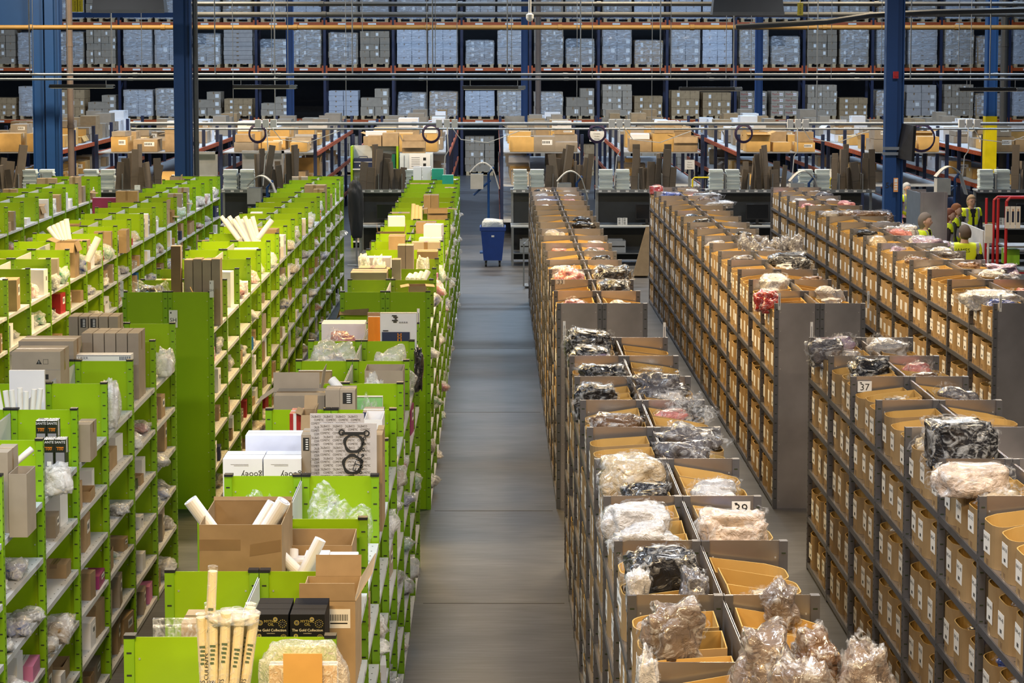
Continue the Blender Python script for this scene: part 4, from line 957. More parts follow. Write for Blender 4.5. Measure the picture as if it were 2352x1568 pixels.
prn = MB(); prn.box(-.22, .22, -.2, .2, 0, .26); prn.box(-.2, .2, -.205, -.2, .12, .15, 1); prn.box(-.16, .16, -.1, .16, .26, .29); PRN = prn.data('printer', [mat('grey_printer', (.38, .40, .42), .5), BLACK])
for i, bx in enumerate(BENCHX):
    t = ob('packing_bench', None, (bx, BY, 0)); tag(t, f"{BENCHN[i]} grey steel packing bench in the line beyond the shelving islands", 'bench', 'packing benches')
    W_ = 1.75
    b = MB(); b.box(-W_/2, W_/2, -.4, .4, .84, .87); ob('table_top', b.data('table_top', BTOP), (0, 0, 0), 0, t)
    for sx in (-1, 1):
        for yy in (-.36, .36):
            b = MB(); b.box(-.025, .025, -.025, .025, 0, .84 if yy < 0 else 1.64); ob('leg', b.data('leg', STEEL), (sx*(W_/2-.04), yy, 0), 0, t)
    b = MB(); b.box(-W_/2, W_/2, -.05, .42, 1.61, 1.64); b.box(-W_/2, W_/2, -.055, -.05, 1.58, 1.66, 1)
    for k in range(9): b.box(-W_/2+.05+k*.2, -W_/2+.12+k*.2, -.058, -.055, 1.60, 1.64, 2)
    ohs = ob('overhead_shelf', b.data('overhead_shelf', [BTOP, STEEL, PAPER]), (0, 0, 0), 0, t)
    b = MB(); b.box(-W_/2+.05, W_/2-.05, -.3, .35, .25, .27); ob('lower_shelf', b.data('lower_shelf', STEEL), (0, 0, 0), 0, t)
    for k in range(3):
        b = MB(); b.box(-.006, .006, -.03, .40, 1.64, 2.0); ob('divider', b.data('divider', STEEL), (-W_/2+.42+k*.52, 0, 0), 0, ohs)
    b = MB(); b.box(-W_/2+.06, W_/2-.06, .37, .385, .05, .83); b.box(-W_/2+.06, W_/2-.25, .37, .385, .88, 1.55); ob('rear_panel', b.data('rear_panel', mat('added_dark_sheet', (.03, .035, .04), .6)), (0, 0, 0), 0, t)  # dark sheets added only to make the gaps of the bench look dark
    flip = -1 if i in (0, 3) else 1
    for k in range(2):
        o = ob('envelope_stack', sm_[(i+k) % 3], (bx + flip*(-W_/2+.22 + k*.37), BY+.18, 1.642)); tag(o, f"{['left' if flip>0 else 'right','inner'][k]} stack of white envelopes on the {BENCHN[i]} bench's overhead shelf", 'stack', 'envelope stacks')
    nf = 11
    for k in range(nf):
        x_ = bx + flip*(-W_/2+.84 + k*.085); hh = [1.0, .62, .8, .5, .55, .9, .45, .7][(k*3+i) % 8]
        o = ob('flattened_carton', FLATS[0], (x_ + R.uniform(-.02, .02), BY + .04 + .25*(k % 2) + R.uniform(0, .06), 1.642), 0, rot=(R.uniform(-.04, .04), R.uniform(-.14, .18), R.uniform(-.3, 1.2)), scale=(R.uniform(.8, 1.3), R.choice([.5, 1]), hh))
        tag(o, f"flattened brown carton standing in the bundle on the {BENCHN[i]} bench's overhead shelf", 'cardboard', f"flattened cartons on the {BENCHN[i]} bench")
    tag(ob('monitor', MON, (bx + .25*flip, BY, .871)), f"black monitor on the {BENCHN[i]} packing bench", 'monitor')
    tag(ob('printer', PRN, (bx - .45*flip, BY, .271)), f"grey printer under the {BENCHN[i]} packing bench", 'printer')
    tag(ob('carton', carton(.4, .3, .22, 'tray', KRAFT), (bx + .45*flip, BY, .271)), f"open brown carton under the {BENCHN[i]} packing bench", 'carton')
    b = MB()
    for a, c in ((-.11, .005), (.005, .12)):
        b.box(a, a+.105, 0, .002, 0, .16)
        for k in range(4): b.box(a+.02, a+.07, -.001, 0, .02+k*.035, .035+k*.035, 1)
    tag(ob('paper_notice', b.data('paper_notice', [PAPER, INK]), (bx - .3*flip, BY-.1, .872)), f"pair of printed notices standing on the {BENCHN[i]} packing bench", 'notice')
# paper dispensers with a long curl of grey paper, on blue arms
for i, (px_, zt_, bn) in enumerate(((612, 1.9, 'third'), (1122, 2.0, 'fifth'), (1325, 2.0, 'sixth'), (1860, 2.0, 'eighth'), (2196, 2.1, 'rightmost'))):
    y = 40.7 if i != 1 else 43.6; x = (px_-PX)*y/F; t = ob('paper_dispenser', None, (x, y, 0)); tag(t, f"blue-armed dispenser with a curl of grey paper near the {bn} packing bench", 'dispenser', 'paper dispensers')
    b = MB(); b.tube([(0, 0, .02), (0, 0, zt_-.15), (.12, 0, zt_)], .03, 8); b.tube([(-.35, 0, zt_-.65), (.05, 0, zt_-.30)], .025, 8); b.box(-.2, .2, -.2, .2, 0, .03); ob('stand', b.data('stand', mat('dispenser_blue', (.01, .06, .22), .4)), (0, 0, 0), 0, t)
    b = MB(); prev = None
    for k in range(15):
        a = k/14; pt = (-.42 + .66*a, zt_ - .12 + .22*math.sin(a*math.pi*1.15) - .35*max(0, a-.8)*4)
        if prev: b.slab((prev[0], -.14, prev[1]), (pt[0], -.14, pt[1]), (pt[0], .14, pt[1]), (prev[0], .14, prev[1]), .02)
        prev = pt
    ob('paper_curl', b.data('paper_curl', mat('grey_recycled_paper', (.42, .42, .40), .8)), (0, 0, 0), 0, t)
    b = MB(); b.box(-.42, -.12, -.14, .14, zt_-.5, zt_-.15); ob('paper_pack', b.data('paper_pack', MT['grey_recycled_paper']), (0, 0, 0), 0, t)
def crate(name, label, cat, me, loc, rz=0): return tag(ob(name, me, loc, rz), label, cat)

for lab, l_, r_, t_ in (('bare aluminium panel standing behind the benches, left part', 443, 500, 348), ('large bare aluminium panel standing behind the benches, right part', 556, 652, 346)):
    y = 43.4; xa, zt = Q(l_, t_, y); xb, _ = Q(r_, t_, y); b = MB(); b.box(0, xb-xa, 0, .03, 0, zt); b.box(0, xb-xa, -.05, .05, zt-.06, zt, 0); b.box(xb-xa-.05, xb-xa, -.05, .05, 0, zt); b.box(0, xb-xa, -.03, 0, zt-.62, zt-.56)
    crate('aluminium_panel', lab, 'panel', b.data('aluminium_panel', mat('bare_aluminium', (.42, .43, .46), .35, .5)), (xa, y, 0))
# green cabinet and its contents
xa, zt = Q(805, 336, 44.6); xb, _ = Q(915, 336, 44.6); W_ = xb-xa; cy = 44.6
cab = ob('green_cabinet', None, ((xa+xb)/2, cy, 0)); tag(cab, 'open green-framed cabinet with pale shelves beyond the centre green island', 'cabinet')
for sx in (-1, 1):
    b = MB(); b.box(-.025, .025, 0, .45, 0, zt); ob('side_panel', b.data('side_panel', GREEN), (sx*(W_/2-.025), 0, 0), 0, cab)
b = MB(); b.box(-W_/2+.05, W_/2-.05, .43, .45, 0, zt); ob('back_panel', b.data('back_panel', WSHELF), (0, 0, 0), 0, cab)
shz = [.16, .98, 1.48, 1.90]
for z in shz:
    b = MB(); b.box(-W_/2+.05, W_/2-.05, 0, .43, z-.03, z); ob('shelf', b.data('shelf', WSHELF), (0, 0, 0), 0, cab)
cx = (xa+xb)/2
b = MB(); b.box(-.22, .22, 0, .25, 0, .24); b.box(-.22, .22, -.004, 0, .15, .16, 1); b.tube([(-.1, .12, .24), (-.1, .12, .28), (.1, .12, .28), (.1, .12, .24)], .012, 6)
for k in range(4): b.box(-.09+k*.06, -.07+k*.06, -.005, 0, .05, .09, 1)
crate('tool_case', 'dark grey tool case on the top shelf of the green cabinet', 'case', b.data('tool_case', [NAVY, PAPER]), (cx-.28, cy+.05, 1.901))
b = MB(); b.lathe([(.11, 0), (.10, .03), (.05, .1), (.02, .14)], 16); crate('orange_cone', 'small orange-red cone beside the tool case', 'cone', b.data('orange_cone', mat('orange_plastic', (.75, .10, .03), .4), True), (cx+.10, cy+.15, 1.901))
b = MB(); b.lathe([(.07, 0), (.01, .26)], 16); crate('green_cone', 'tall dark green cone on the top shelf of the cabinet', 'cone', b.data('green_cone', mat('dark_green', (.01, .13, .07), .4), True), (cx+.25, cy+.15, 1.901))
b = MB(); b.box(-.04, .04, 0, .3, 0, .34); crate('green_file', 'dark green file at the right end of the top cabinet shelf', 'file', b.data('green_file', MT['dark_green']), (cx+W_/2-.12, cy+.06, 1.901))
crate('pump_bottle', 'white pump bottle on the second shelf of the green cabinet', 'bottle', bottle_mesh(WHITE, WHITE, .24, .05, True), (cx+.0, cy+.12, 1.481))
crate('pump_bottle', 'amber pump bottle left of the white one in the cabinet', 'bottle', bottle_mesh(AMBER, WHITE, .22, .05, True), (cx-.16, cy+.14, 1.481))
crate('small_carton', 'small open carton at the right of the second cabinet shelf', 'carton', carton(.2, .16, .12, 'tray', KRAFT), (cx+W_/2-.18, cy+.15, 1.481))
crate('green_tin', 'dark green tin on the third shelf of the cabinet', 'tin', carton(.2, .16, .12, 'closed', MT['dark_green']), (cx+W_/2-.2, cy+.12, .981))
crate('brown_carton', 'brown carton in the bottom of the green cabinet', 'carton', carton(.6, .35, .5, 'closed', GREYBOX), (cx-.15, cy+.2, .161))
for lab, l_, r_, t_, z0 in (('yellow-brown carton on top of the green cabinet, left', 845, 876, 312, zt), ('yellow-brown carton on top of the green cabinet, right', 878, 915, 306, zt)):
    o = HB('brown_carton', lab, 'carton', l_, r_, t_, cy+.05, .38, KRAFT, zb=z0+.001)
xa, zt = Q(918, 352, 44.6); xb, _ = Q(960, 352, 44.6)
b = MB(); b.box(xa, xb+.35, cy+.02, cy+.45, 0, zt)
for k in range(3): b.box(xa+.1+k*.15, xa+.115+k*.15, cy+.012, cy+.02, .1, zt-.05, 1)
crate('white_locker', 'white steel locker standing right of the green cabinet', 'locker', b.data('white_locker', [mat('white_steel', (.60, .66, .68), .4), STEEL]), (0, 0, 0))
xa, z_ = Q(940, 388, 44.55); b = MB(); b.box(0, .5, 0, .003, 0, .36)
for k in range(5): b.box(.05, .25, -.001, 0, .06+k*.05, .07+k*.05, 1)
b.box(.33, .4, -.001, 0, .2, .27, 1); b.box(.33, .4, -.001, 0, .06, .13, 1)
crate('paper_notice', 'printed notice taped to the white locker', 'notice', b.data('paper_notice', [PAPER, INK]), (xa, cy-.0, z_))
crate('open_carton', 'open brown carton on top of the white locker', 'carton', carton(.55, .4, .28, 'open', KRAFT), ((Q(950, 350, 44.6)[0]), cy+.24, zt+.001))
# dark jacket and red machine side at the left of the gangway
xj, zj = Q(818, 430, 41.0)
b = MB(); b.tube([(xj, 41.0, 0), (xj, 41.0, 1.95)], .02, 8); b.tube([(xj-.2, 41, .01), (xj+.2, 41, .01)], .025, 8); b.tube([(xj, 40.8, .01), (xj, 41.2, .01)], .025, 8)
crate('coat_stand', 'thin steel stand holding a dark jacket left of the green cabinet', 'stand', b.data('coat_stand', STEEL), (0, 0, 0))
me = crumple(171, .17, .12, .75, .22, 4, .8, mats=[mat('black_jacket_cloth', (.012, .015, .02), .8)]); zz = max(v.co.z for v in me.vertices)
tag(ob('dark_jacket', me, (xj+.02, 40.98, .62), 0, scale=(1, 1, 1.28/zz), rot=(0, -.04, 0)), 'long black jacket hanging beside the green cabinet', 'jacket')
# blue wheeled bin
t = ob('wheeled_bin', None, (-.02, 41.0, 0)); tag(t, 'blue plastic wheeled bin at the end of the open aisle', 'bin')
b = MB(); w0, w1 = .20, .265
lo = [(-w0, -w0, .14), (w0, -w0, .14), (w0, w0, .14), (-w0, w0, .14)]; hi = [(-w1, -w1, .84), (w1, -w1, .84), (w1, w1, .84), (-w1, w1, .84)]
b.add(lo+hi, [(0, 3, 2, 1), (0, 1, 5, 4), (1, 2, 6, 5), (2, 3, 7, 6), (3, 0, 4, 7)], 0)
for a in ((-w1-.02, w1+.02, -w1-.02, -w1+.01), (-w1-.02, w1+.02, w1-.01, w1+.02), (-w1-.02, -w1+.01, -w1, w1), (w1-.01, w1+.02, -w1, w1)): b.box(*a, .80, .88)
b.box(-.03, .03, -w1+.005, -w1+.01, .66, .70, 1)
ob('body', b.data('bin_body', [BBLUE, PAPER]), (0, 0, 0), 0, t)
me = crumple(180, .25, .25, .16, .2, 3, .4, mats=[mat('pale_liner', (.5, .56, .62), .35, bump=.6, bscale=14)]); ob('bin_liner', me, (0, 0, .74), 0, t)
for sx in (-1, 1):
    for sy in (-1, 1):
        b = MB(); b.tube([(-.02, 0, 0), (.02, 0, 0)], .055, 14); b.box(-.03, -.022, -.02, .02, 0, .09, 1); b.box(.022, .03, -.02, .02, 0, .09, 1); b.box(-.03, .03, -.03, .03, .075, .09, 1)
        ob('castor', b.data('castor', [BLACK, SILV]), (sx*.15, sy*.15, .056), 0, t)
# leaning cardboard slab on the floor right of the centre grey island
b = MB(); b.slab((0, 0, 0), (.32, .0, 0), (.62, .3, 1.0), (.30, .3, 1.0), .16)
crate('flat_board_bundle', 'thick bundle of flat cardboard leaning beside the middle grey island', 'cardboard', b.data('flat_board_bundle', KRAFT), (Q(1452, 640, 39)[0], 39.0, .002))
# hand trolley frame by centre grey island end
b = MB(); xg = Q(1216, 480, 37.6)[0]
for xx in (0, .35): b.tube([(xg+xx, 37.6, .05), (xg+xx, 37.6, 1.7)], .018, 8)
for zz in (.3, .7, 1.1, 1.5, 1.7): b.tube([(xg, 37.6, zz), (xg+.35, 37.6, zz)], .014, 8)
b.tube([(xg, 37.6, .05), (xg-.12, 37.2, .05), (xg-.12, 37.2, .9), (xg, 37.6, .95)], .016, 8); b.box(xg-.1, xg+.4, 37.2, 37.62, .03, .05)
crate('wire_trolley', 'grey tubular trolley standing at the end of the centre grey island', 'trolley', b.data('wire_trolley', STEEL), (0, 0, 0))
# yellow-railed cage trolleys among the benches
for i, (px_, yy) in enumerate(((1590, 43.6), (1640, 43.9), (1735, 43.6), (1905, 43.6))):
    xg = Q(px_, 500, yy)[0]; b = MB()
    for xx in (0, .7): b.tube([(xg+xx, yy, .1), (xg+xx, yy, 1.7)], .02, 8, 1 if i in (0, 3) else 0)
    b.tube([(xg, yy, 1.7), (xg+.04, yy, 1.76), (xg+.66, yy, 1.76), (xg+.7, yy, 1.7)], .02, 8, 1 if i in (0, 3) else 0)
    for k in range(6): b.tube([(xg+.1*(k+1), yy, .15), (xg+.1*(k+1), yy, 1.72)], .008, 6)
    for k in range(4): b.tube([(xg, yy, .3+k*.4), (xg+.7, yy, .3+k*.4)], .008, 6)
    b.box(xg, xg+.7, yy, yy+.6, .1, .13); 
    for wx in (.06, .64):
        for wy in (.06, .54): b.tube([(xg+wx-.015, yy+wy, .05), (xg+wx+.015, yy+wy, .05)], .05, 10)
    crate('cage_trolley', f"{['left yellow-railed','inner grey','middle grey','right yellow-railed'][i]} cage trolley behind the benches right of centre", 'trolley', b.data('cage_trolley', [STEEL, YELL]), (0, 0, 0))

# ---------------------------------------------------------------- columns, pipes, fittings
def column(label, px_l, px_r, y, m=BLUEP, ybase=0, zt=9.0, yell=None, name='steel_column'):
    xa = (px_l-PX)*y/F*1.0; xb = (px_r-PX)*y/F; W_ = xb-xa; b = MB()
    b.box(0, W_*.08, -.12, .12, 0, zt); b.box(W_*.92, W_, -.12, .12, 0, zt); b.box(W_*.08, W_*.92, -.03, .03, 0, zt)
    if W_ > .3: b.box(0, W_*.62, -.125, -.10, 0, zt)
    if yell: b.box(-.006, W_+.006, -.13, .125, 0, yell, 1)
    b.box(-.01, W_+.01, -.14, .14, 0, .02)
    o = ob(name, b.data(name, [m, YELL]), (xa, y, 0)); tag(o, label, 'column', 'blue steel columns'); return o
column('blue steel column rising behind the outer green island', 402, 441, 38.2)
column('left blue column of the pair at the upper left', 78, 104, 45.9)
column('right blue column of the pair at the upper left', 108, 140, 45.9)
column('large blue column at right with a television bracketed to it', 2032, 2073, 37.6)
column('slim blue column left of centre in front of the back racking', 659, 675, 60)
column('slim blue column at the centre in front of the back racking', 1197, 1212, 60)
column('slim blue column right of centre in front of the back racking', 1734, 1750, 60)
column('blue column painted yellow on its lower part, far right', 2262, 2287, 46.0, yell=3.1)
def vpipe(label, px_, y, r, m, z0=0, z1=9, name='drainpipe'):
    x = (px_-PX)*y/F; b = MB(); b.tube([(0, 0, z0), (0, 0, z1)], r, 14)
    for k in range(4): b.tube([(0, 0, z0+.8+k*2), (0, 0, z0+.88+k*2)], r*1.12, 14)
    tag(ob(name, b.data(name, m), (x, y, 0)), label, 'pipe')
vpipe('grey drainpipe fixed beside the blue column at left', 450, 38.25, .055, PIPEG)
vpipe('brown drainpipe at the upper left right of the column pair', 162, 46.1, .08, BROWNP)
vpipe('brown drainpipe just right of the central blue column', 1236, 59.5, .09, BROWNP)
vpipe('grey drainpipe at the far right beyond the yellow column', 2305, 47.6, .1, PIPEG)
def hpipe(label, y, pyy, r, m, xl=-14, xr=14, name='pipe', tilt=0):
    z = Q(1134, pyy, y)[1]; b = MB(); b.tube([(xl, 0, 0), (xr, 0, tilt)], r, 12)
    k = xl
    while k < xr: b.tube([(k, 0, (k-xl)/(xr-xl)*tilt), (k+.1, 0, (k-xl)/(xr-xl)*tilt)], r*1.25, 12); k += 3.1
    tag(ob(name, b.data(name, m), (0, y, z)), label, 'pipe'); return z
hpipe('ochre gas pipe running across the top of the picture', 44, 63, .055, OCHRE)
hpipe('dark pipe, upper of two above the ochre pipe', 42, 9, .05, PIPEG, -7, 14)
hpipe('dark pipe, lower of two above the ochre pipe', 42.6, 33, .055, PIPEG, -7, 14)
zc1 = hpipe('bright conduit, upper of two above the hanging lamps', 40.5, 171, .028, SILV, name='conduit')
zc2 = hpipe('bright conduit, lower of two above the hanging lamps', 40.0, 182, .024, SILV, name='conduit')
zt1 = hpipe('thick silver trunking hung low over the packing benches', 41.2, 284, .036, SILV, -8, 14, 'cable_trunking')
hpipe('thin toothed cable tray just under the silver trunking', 41.3, 296, .022, STEEL, -8, 14, 'cable_tray')
# blue beam behind top pipes
b = MB(); b.box(-14, 14, 0, .15, 0, .16); tag(ob('roof_beam', b.data('roof_beam', BLUEP), (0, 62, Q(0, 40, 62)[1])), 'blue horizontal beam near the top in front of the racking', 'beam')
b = MB(); b.box(-14, (140-PX)*46/F, 0, .2, 0, .9); tag(ob('roof_beam', b.data('roof_beam', BLUEP), (0, 46.1, Q(0, 62, 46.1)[1])), 'deep blue beam joining the column pair at the upper left', 'beam')
# hanging tube lamps
for i, (a, c, pyy, wm) in enumerate(((114, 262, 197, 1), (535, 682, 198, 0), (1062, 1207, 200, 0), (1560, 1704, 203, 0), (2202, 2350, 204, 0))):
    y = 40.9; xa, z = Q(a, pyy, y); xb, _ = Q(c, pyy, y); t = ob('hanging_lamp', None, ((xa+xb)/2, y, z)); W_ = (xb-xa)/2
    tag(t, f"{['leftmost','second','third','fourth','rightmost'][i]} of five slim tube lamps hung above the packing benches", 'lamp', 'tube lamps above the benches')
    b = MB(); b.box(-W_, W_, -.09, .09, -.04, 0); b.box(-W_, W_, -.05, .05, 0, .03); b.box(W_-.16, W_, -.095, .095, -.045, .02, 1); hou = ob('housing', b.data('housing', [mat('lamp_housing', (.02, .022, .025), .45, .2), SILV]), (0, 0, 0), 0, t)
    b = MB(); b.tube([(-W_+.03, -.06, -.045), (W_-.03, -.06, -.045)], .014, 8); b.tube([(-W_+.03, .06, -.045), (W_-.03, .06, -.045)], .014, 8); ob('tube', b.data('tube', PAPER), (0, 0, 0), 0, hou)
    for sx in (-1, 1):
        b = MB(); b.tube([(0, 0, 0), (0, 0, zc2 - z - .03)], .006, 6); ob('hanger', b.data('hanger', SILV), (sx*W_*.75, 0, .03), 0, t)
# suspension wires and rods
for i, (px_, y, za) in enumerate([(70, 40.5, zc1), (78, 40.5, zc1), (157, 40.5, zc1), (258, 40.5, zc1), (327, 40.5, zc1), (441, 40.0, zc2), (495, 40.5, zc1), (536, 41.2, zt1), (625, 40.5, zc1), (632, 41.2, zt1), (662, 40.5, zc1), (795, 41.2, zt1), (810, 40.5, zc1), (833, 40.5, zc1), (981, 41.2, zt1), (994, 40.5, zc1), (1000, 40.5, zc1), (1050, 40.0, zc2), (1165, 40.5, zc1), (1175, 40.5, zc1), (1325, 41.2, zt1), (1333, 40.5, zc1), (1360, 40.0, zc2), (1497, 41.2, zt1), (1516, 40.5, zc1), (1540, 40.0, zc2),
                                    (1667, 40.0, zc2), (1684, 40.5, zc1), (1724, 40.0, zc2), (1854, 40.5, zc1), (1876, 41.2, zt1), (1908, 40.0, zc2), (2023, 40.5, zc1), (2090, 40.0, zc2), (2200, 40.5, zc1), (2228, 41.2, zt1), (2272, 40.0, zc2)]):
    x = (px_-PX)*y/F; b = MB(); b.tube([(0, 0, 0), (0, 0, 9-za)], .007 if i % 3 else .013, 6)
    tag(ob('suspension_rod', b.data('suspension_rod', SILV), (x, y, za+.03)), f"thin suspension rod, {'holding the low trunking' if za == zt1 else 'holding the bright conduits'} above the benches", 'rod', 'suspension rods to trunking' if za == zt1 else 'suspension rods to conduits')
# sockets on trunking, cable coils, drop cables
for i, (px_, cpx) in enumerate(((612, 590), (1027, 990), (1423, 1372), (1832, 1710), (2225, 2120))):
    y = 41.15; x = (px_-PX)*y/F; b = MB()
    for k in range(3): b.box(-.24+k*.17, -.24+k*.17+.13, -.10, -.02, -.08, .10)
    tag(ob('socket_box', b.data('socket_box', PAPER), (x, y-.04, zt1)), f"{['leftmost','second','third','fourth','rightmost'][i]} cluster of white socket boxes on the silver trunking", 'socket', 'socket boxes')
    b = MB(); b.tube([(x, y, zt1-.07), (x+.02, y+.05, zt1-.6), (x-.05, y+.1, 2.4), (x-.1, y+.1, 1.75)], .012, 6); b.tube([(x+.1, y, zt1-.07), (x+.3, y+.1, zt1-.35), (x+.9, y+.1, zt1-.42), (x+1.6, y+.1, zt1-.16)], .010, 6)
    tag(ob('drop_cable', b.data('drop_cable', PAPER)), f"{['leftmost','second','third','fourth','rightmost'][i]} white drop cable falling from the silver trunking", 'cable', 'drop cables')
    xc, zc_ = Q(cpx, 312, y); b = MB(); rr = .17 if i < 4 else .27
    for q in range(3): b.tube([(math.cos(a_*.2618)*(rr+.012*q), .02*q, math.sin(a_*.2618)*(rr+.02*q)) for a_ in range(25)], .012, 6, caps=False)
    tag(ob('cable_coil', b.data('cable_coil', mat('purple_cable', (.05, .03, .09), .5)), (xc, y+.1, zt1-.05-rr)), f"{['leftmost','second','third','fourth','rightmost'][i]} coil of dark purple cable hanging from the trunking", 'cable', 'cable coils')
# camera dome, tags, roof units
x, z = Q(1217, 40, 40); b = MB(); b.tube([(0, 0, .06), (0, 0, 4)], .03, 10); b.lathe([(.02, .10), (.08, .06), (.08, -.02), (.06, -.06), (.02, -.09)], 16)
tag(ob('dome_camera', b.data('dome_camera', PAPER), (x, 40, z)), 'white dome security camera hanging at the top centre', 'camera')
for lab, px_, py_ in (('yellow hanging tag lettered ISOLATED, left of the pair at top left', 172, 14), ('yellow hanging tag lettered ISOLATED, right of the pair at top left', 184, 14), ('yellow hanging tag lettered ISOLATED at top right', 1838, 22)):
    y = 39; x, z = Q(px_, py_, y); b = MB(); b.box(-.06, .06, -.003, 0, -.12, .14); write(b, 'ISOLATED', 0, -.004, .0, .045, 1, roll=-math.pi/2)
    b.tube([(0, 0, .14), (0, 0, .9)], .005, 6); tag(ob('warning_tag', b.data('warning_tag', [YELL, INK]), (x, y, z)), lab, 'tag')
for lab, a, c, t_, bt in (('long dark heater unit cut by the top edge, left', 215, 382, -10, 28), ('long dark heater unit cut by the top edge, right', 1634, 1798, -8, 34)):
    y = 36; xa, z0 = Q(a, bt, y); xb, _ = Q(c, bt, y); b = MB(); W_ = xb-xa
    b.add([(0, -.2, .0), (W_, -.2, 0), (W_, .2, 0), (0, .2, 0), (.03, -.16, .3), (W_-.03, -.16, .3), (W_-.03, .16, .3), (.03, .16, .3)], [(0, 3, 2, 1), (4, 5, 6, 7), (0, 1, 5, 4), (1, 2, 6, 5), (2, 3, 7, 6), (3, 0, 4, 7)])
    b.box(0, W_, -.21, -.2, -.02, .05, 1)
    for xx in (.3, W_-.3): b.tube([(xx, 0, .3), (xx, 0, 3)], .01, 6)
    tag(ob('heater_unit', b.data('heater_unit', [MT['lamp_housing'], PIPEG]), (xa, y, z0)), lab, 'heater')
# grey duct top right
pts = [Q(1690, 62, 39.5), Q(1900, 50, 39.5), Q(2000, 35, 39.5), Q(2150, 28, 39.5), Q(2400, 22, 39.5)]
b = MB(); b.tube([(p[0], 39.5, p[1]) for p in pts], .06, 12); tag(ob('grey_pipe', b.data('grey_pipe', PIPEG)), 'grey bent pipe climbing to the right at the top right', 'pipe')
# notice boards
def board(label, words, pl, pr, pt, pb, y, stand=True):
    xa, zt = Q(pl, pt, y); xb, zb = Q(pr, pb, y); b = MB(); b.box(xa, xb, -.01, 0, zb, zt)
    for k, w_ in enumerate(words): write(b, w_, (xa+xb)/2, -.012, zt-(zt-zb)*(.25+.25*k), (zt-zb)*.16, 1)
    if stand: b.box((xa+xb)/2-.03, (xa+xb)/2+.03, 0, .03, 0, zb, 2)
    tag(ob('notice_board', b.data('notice_board', [PAPER, INK, STEEL]), (0, y, 0)), label, 'sign')
board('pale notice board on a post right of the centre gangway', ['Complete', 'Orders', 'Packing'], 1354, 1388, 301, 325, 44.2)
board('small white notice standing behind the sixth bench', ['Notice', 'Outwork', 'Returns'], 1573, 1595, 367, 389, 44.3)
board('white notice lettered Cardboard Only, right of centre', ['Cardboard', 'Only'], 1901, 1929, 388, 408, 44.0)
board('white notice numbered 25 among the cartons at left', ['25'], 309, 322, 425, 436, 37.2)
# television on bracket
t = ob('television', None, (0, 0, 0)); tag(t, 'tilted black television on a bracket beside the large right-hand column', 'television')
a = Q(2084, 287, 37.0); c = Q(2112, 374, 37.0)
b = MB(); x0, z0 = Q(2074, 366, 37.1); x1, z1 = Q(2108, 374, 36.5); x2, z2 = Q(2113, 291, 36.5); x3, z3 = Q(2088, 286, 37.1)
b.slab((x0, 37.5, z0), (x1, 36.8, z1), (x2, 36.8, z2), (x3, 37.5, z3), .06)
ob('screen_housing', b.data('screen_housing', BLACK), (0, 0, 0), 0, t)
b = MB()
for pz in (341, 353): zz = Q(2040, pz, 37.4)[1]; b.box(Q(2028, pz, 37.4)[0], Q(2078, pz, 37.4)[0], 37.40, 37.44, zz-.03, zz+.03)
ob('bracket', b.data('bracket', SILV), (0, 0, 0), 0, t)
b = MB(); b.box(-.05, .05, -.1, -.05, -.07, .07); b.tube([(0, -.12, 0), (0, -.1, 0)], .04, 12); tag(ob('alarm_sounder', b.data('alarm_sounder', RED), (Q(2057, 172, 37.4)[0], 37.45, Q(2057, 172, 37.4)[1])), 'red fire alarm sounder high on the right-hand blue column', 'alarm')
b = MB(); b.box(-.045, .045, -.135, -.13, -.14, .14); b.box(-.03, .03, -.138, -.135, .05, .12, 1)
for k in range(3): b.box(-.03, .03, -.138, -.135, -.1+.05*k, -.07+.05*k, 1)
tag(ob('safety_sign', b.data('safety_sign', [mat('orange_sign', (.8, .35, .12), .5), PAPER]), (Q(2056, 424, 37.4)[0], 37.47, Q(2056, 424, 37.4)[1])), 'small orange safety sign on the right-hand blue column', 'sign')
b = MB(); write(b, '54', 0, -.132, 0, .16, 0); tag(ob('painted_number', b.data('painted_number', INK), (Q(2042, 426, 37.5)[0], 37.6, Q(2042, 426, 37.5)[1])), 'number 54 painted on the right-hand blue column', 'marking')
# ---------------------------------------------------------------- right side: screens, whiteboard, red trolley
xa, zt = Q(2114, 441, 34.2); xb, _ = Q(2176, 441, 34.2)
t = ob('steel_screen', None, (xa, 34.2, 0)); tag(t, 'folded tall grey steel screen standing in front of the people', 'screen')
b = MB(); b.box(0, xb-xa, 0, .02, 0, zt); b.box(0, .05, -.02, .03, 0, zt); b.box(xb-xa-.05, xb-xa, -.02, .03, 0, zt); ob('front_panel', b.data('front_panel', GALV), (0, 0, 0), 0, t)
b = MB(); b.slab((0, 0, 0), (-.05, .9, 0), (-.05, .9, zt-.02), (0, 0, zt-.02), .02); ob('side_panel', b.data('side_panel', mat('blue_grey_steel', (.22, .28, .36), .35, .5)), (0, 0, 0), 0, t)
b = MB(); b.box(-.05, xb-xa-.18, .9, .92, 0, zt-.02); ob('rear_panel', b.data('rear_panel', GALV), (0, 0, 0), 0, t)
b = MB(); x0 = Q(2218, 515, 33.2)[0]; z0 = Q(2218, 512, 33.2)[1]; x1, z1 = Q(2262, 530, 32.2)
b.slab((x0, 33.4, .9), (x1, 32.2, .85), (x1, 32.2, z1), (x0, 33.4, z0), .03); b.tube([(x0, 33.4, 0), (x0, 33.4, .95)], .02, 8); b.tube([(x1, 32.2, 0), (x1, 32.2, .9)], .02, 8)
tag(ob('whiteboard', b.data('whiteboard', mat('whiteboard', (.62, .62, .63), .3))), 'tilted whiteboard standing behind the man in the lettered vest', 'whiteboard')
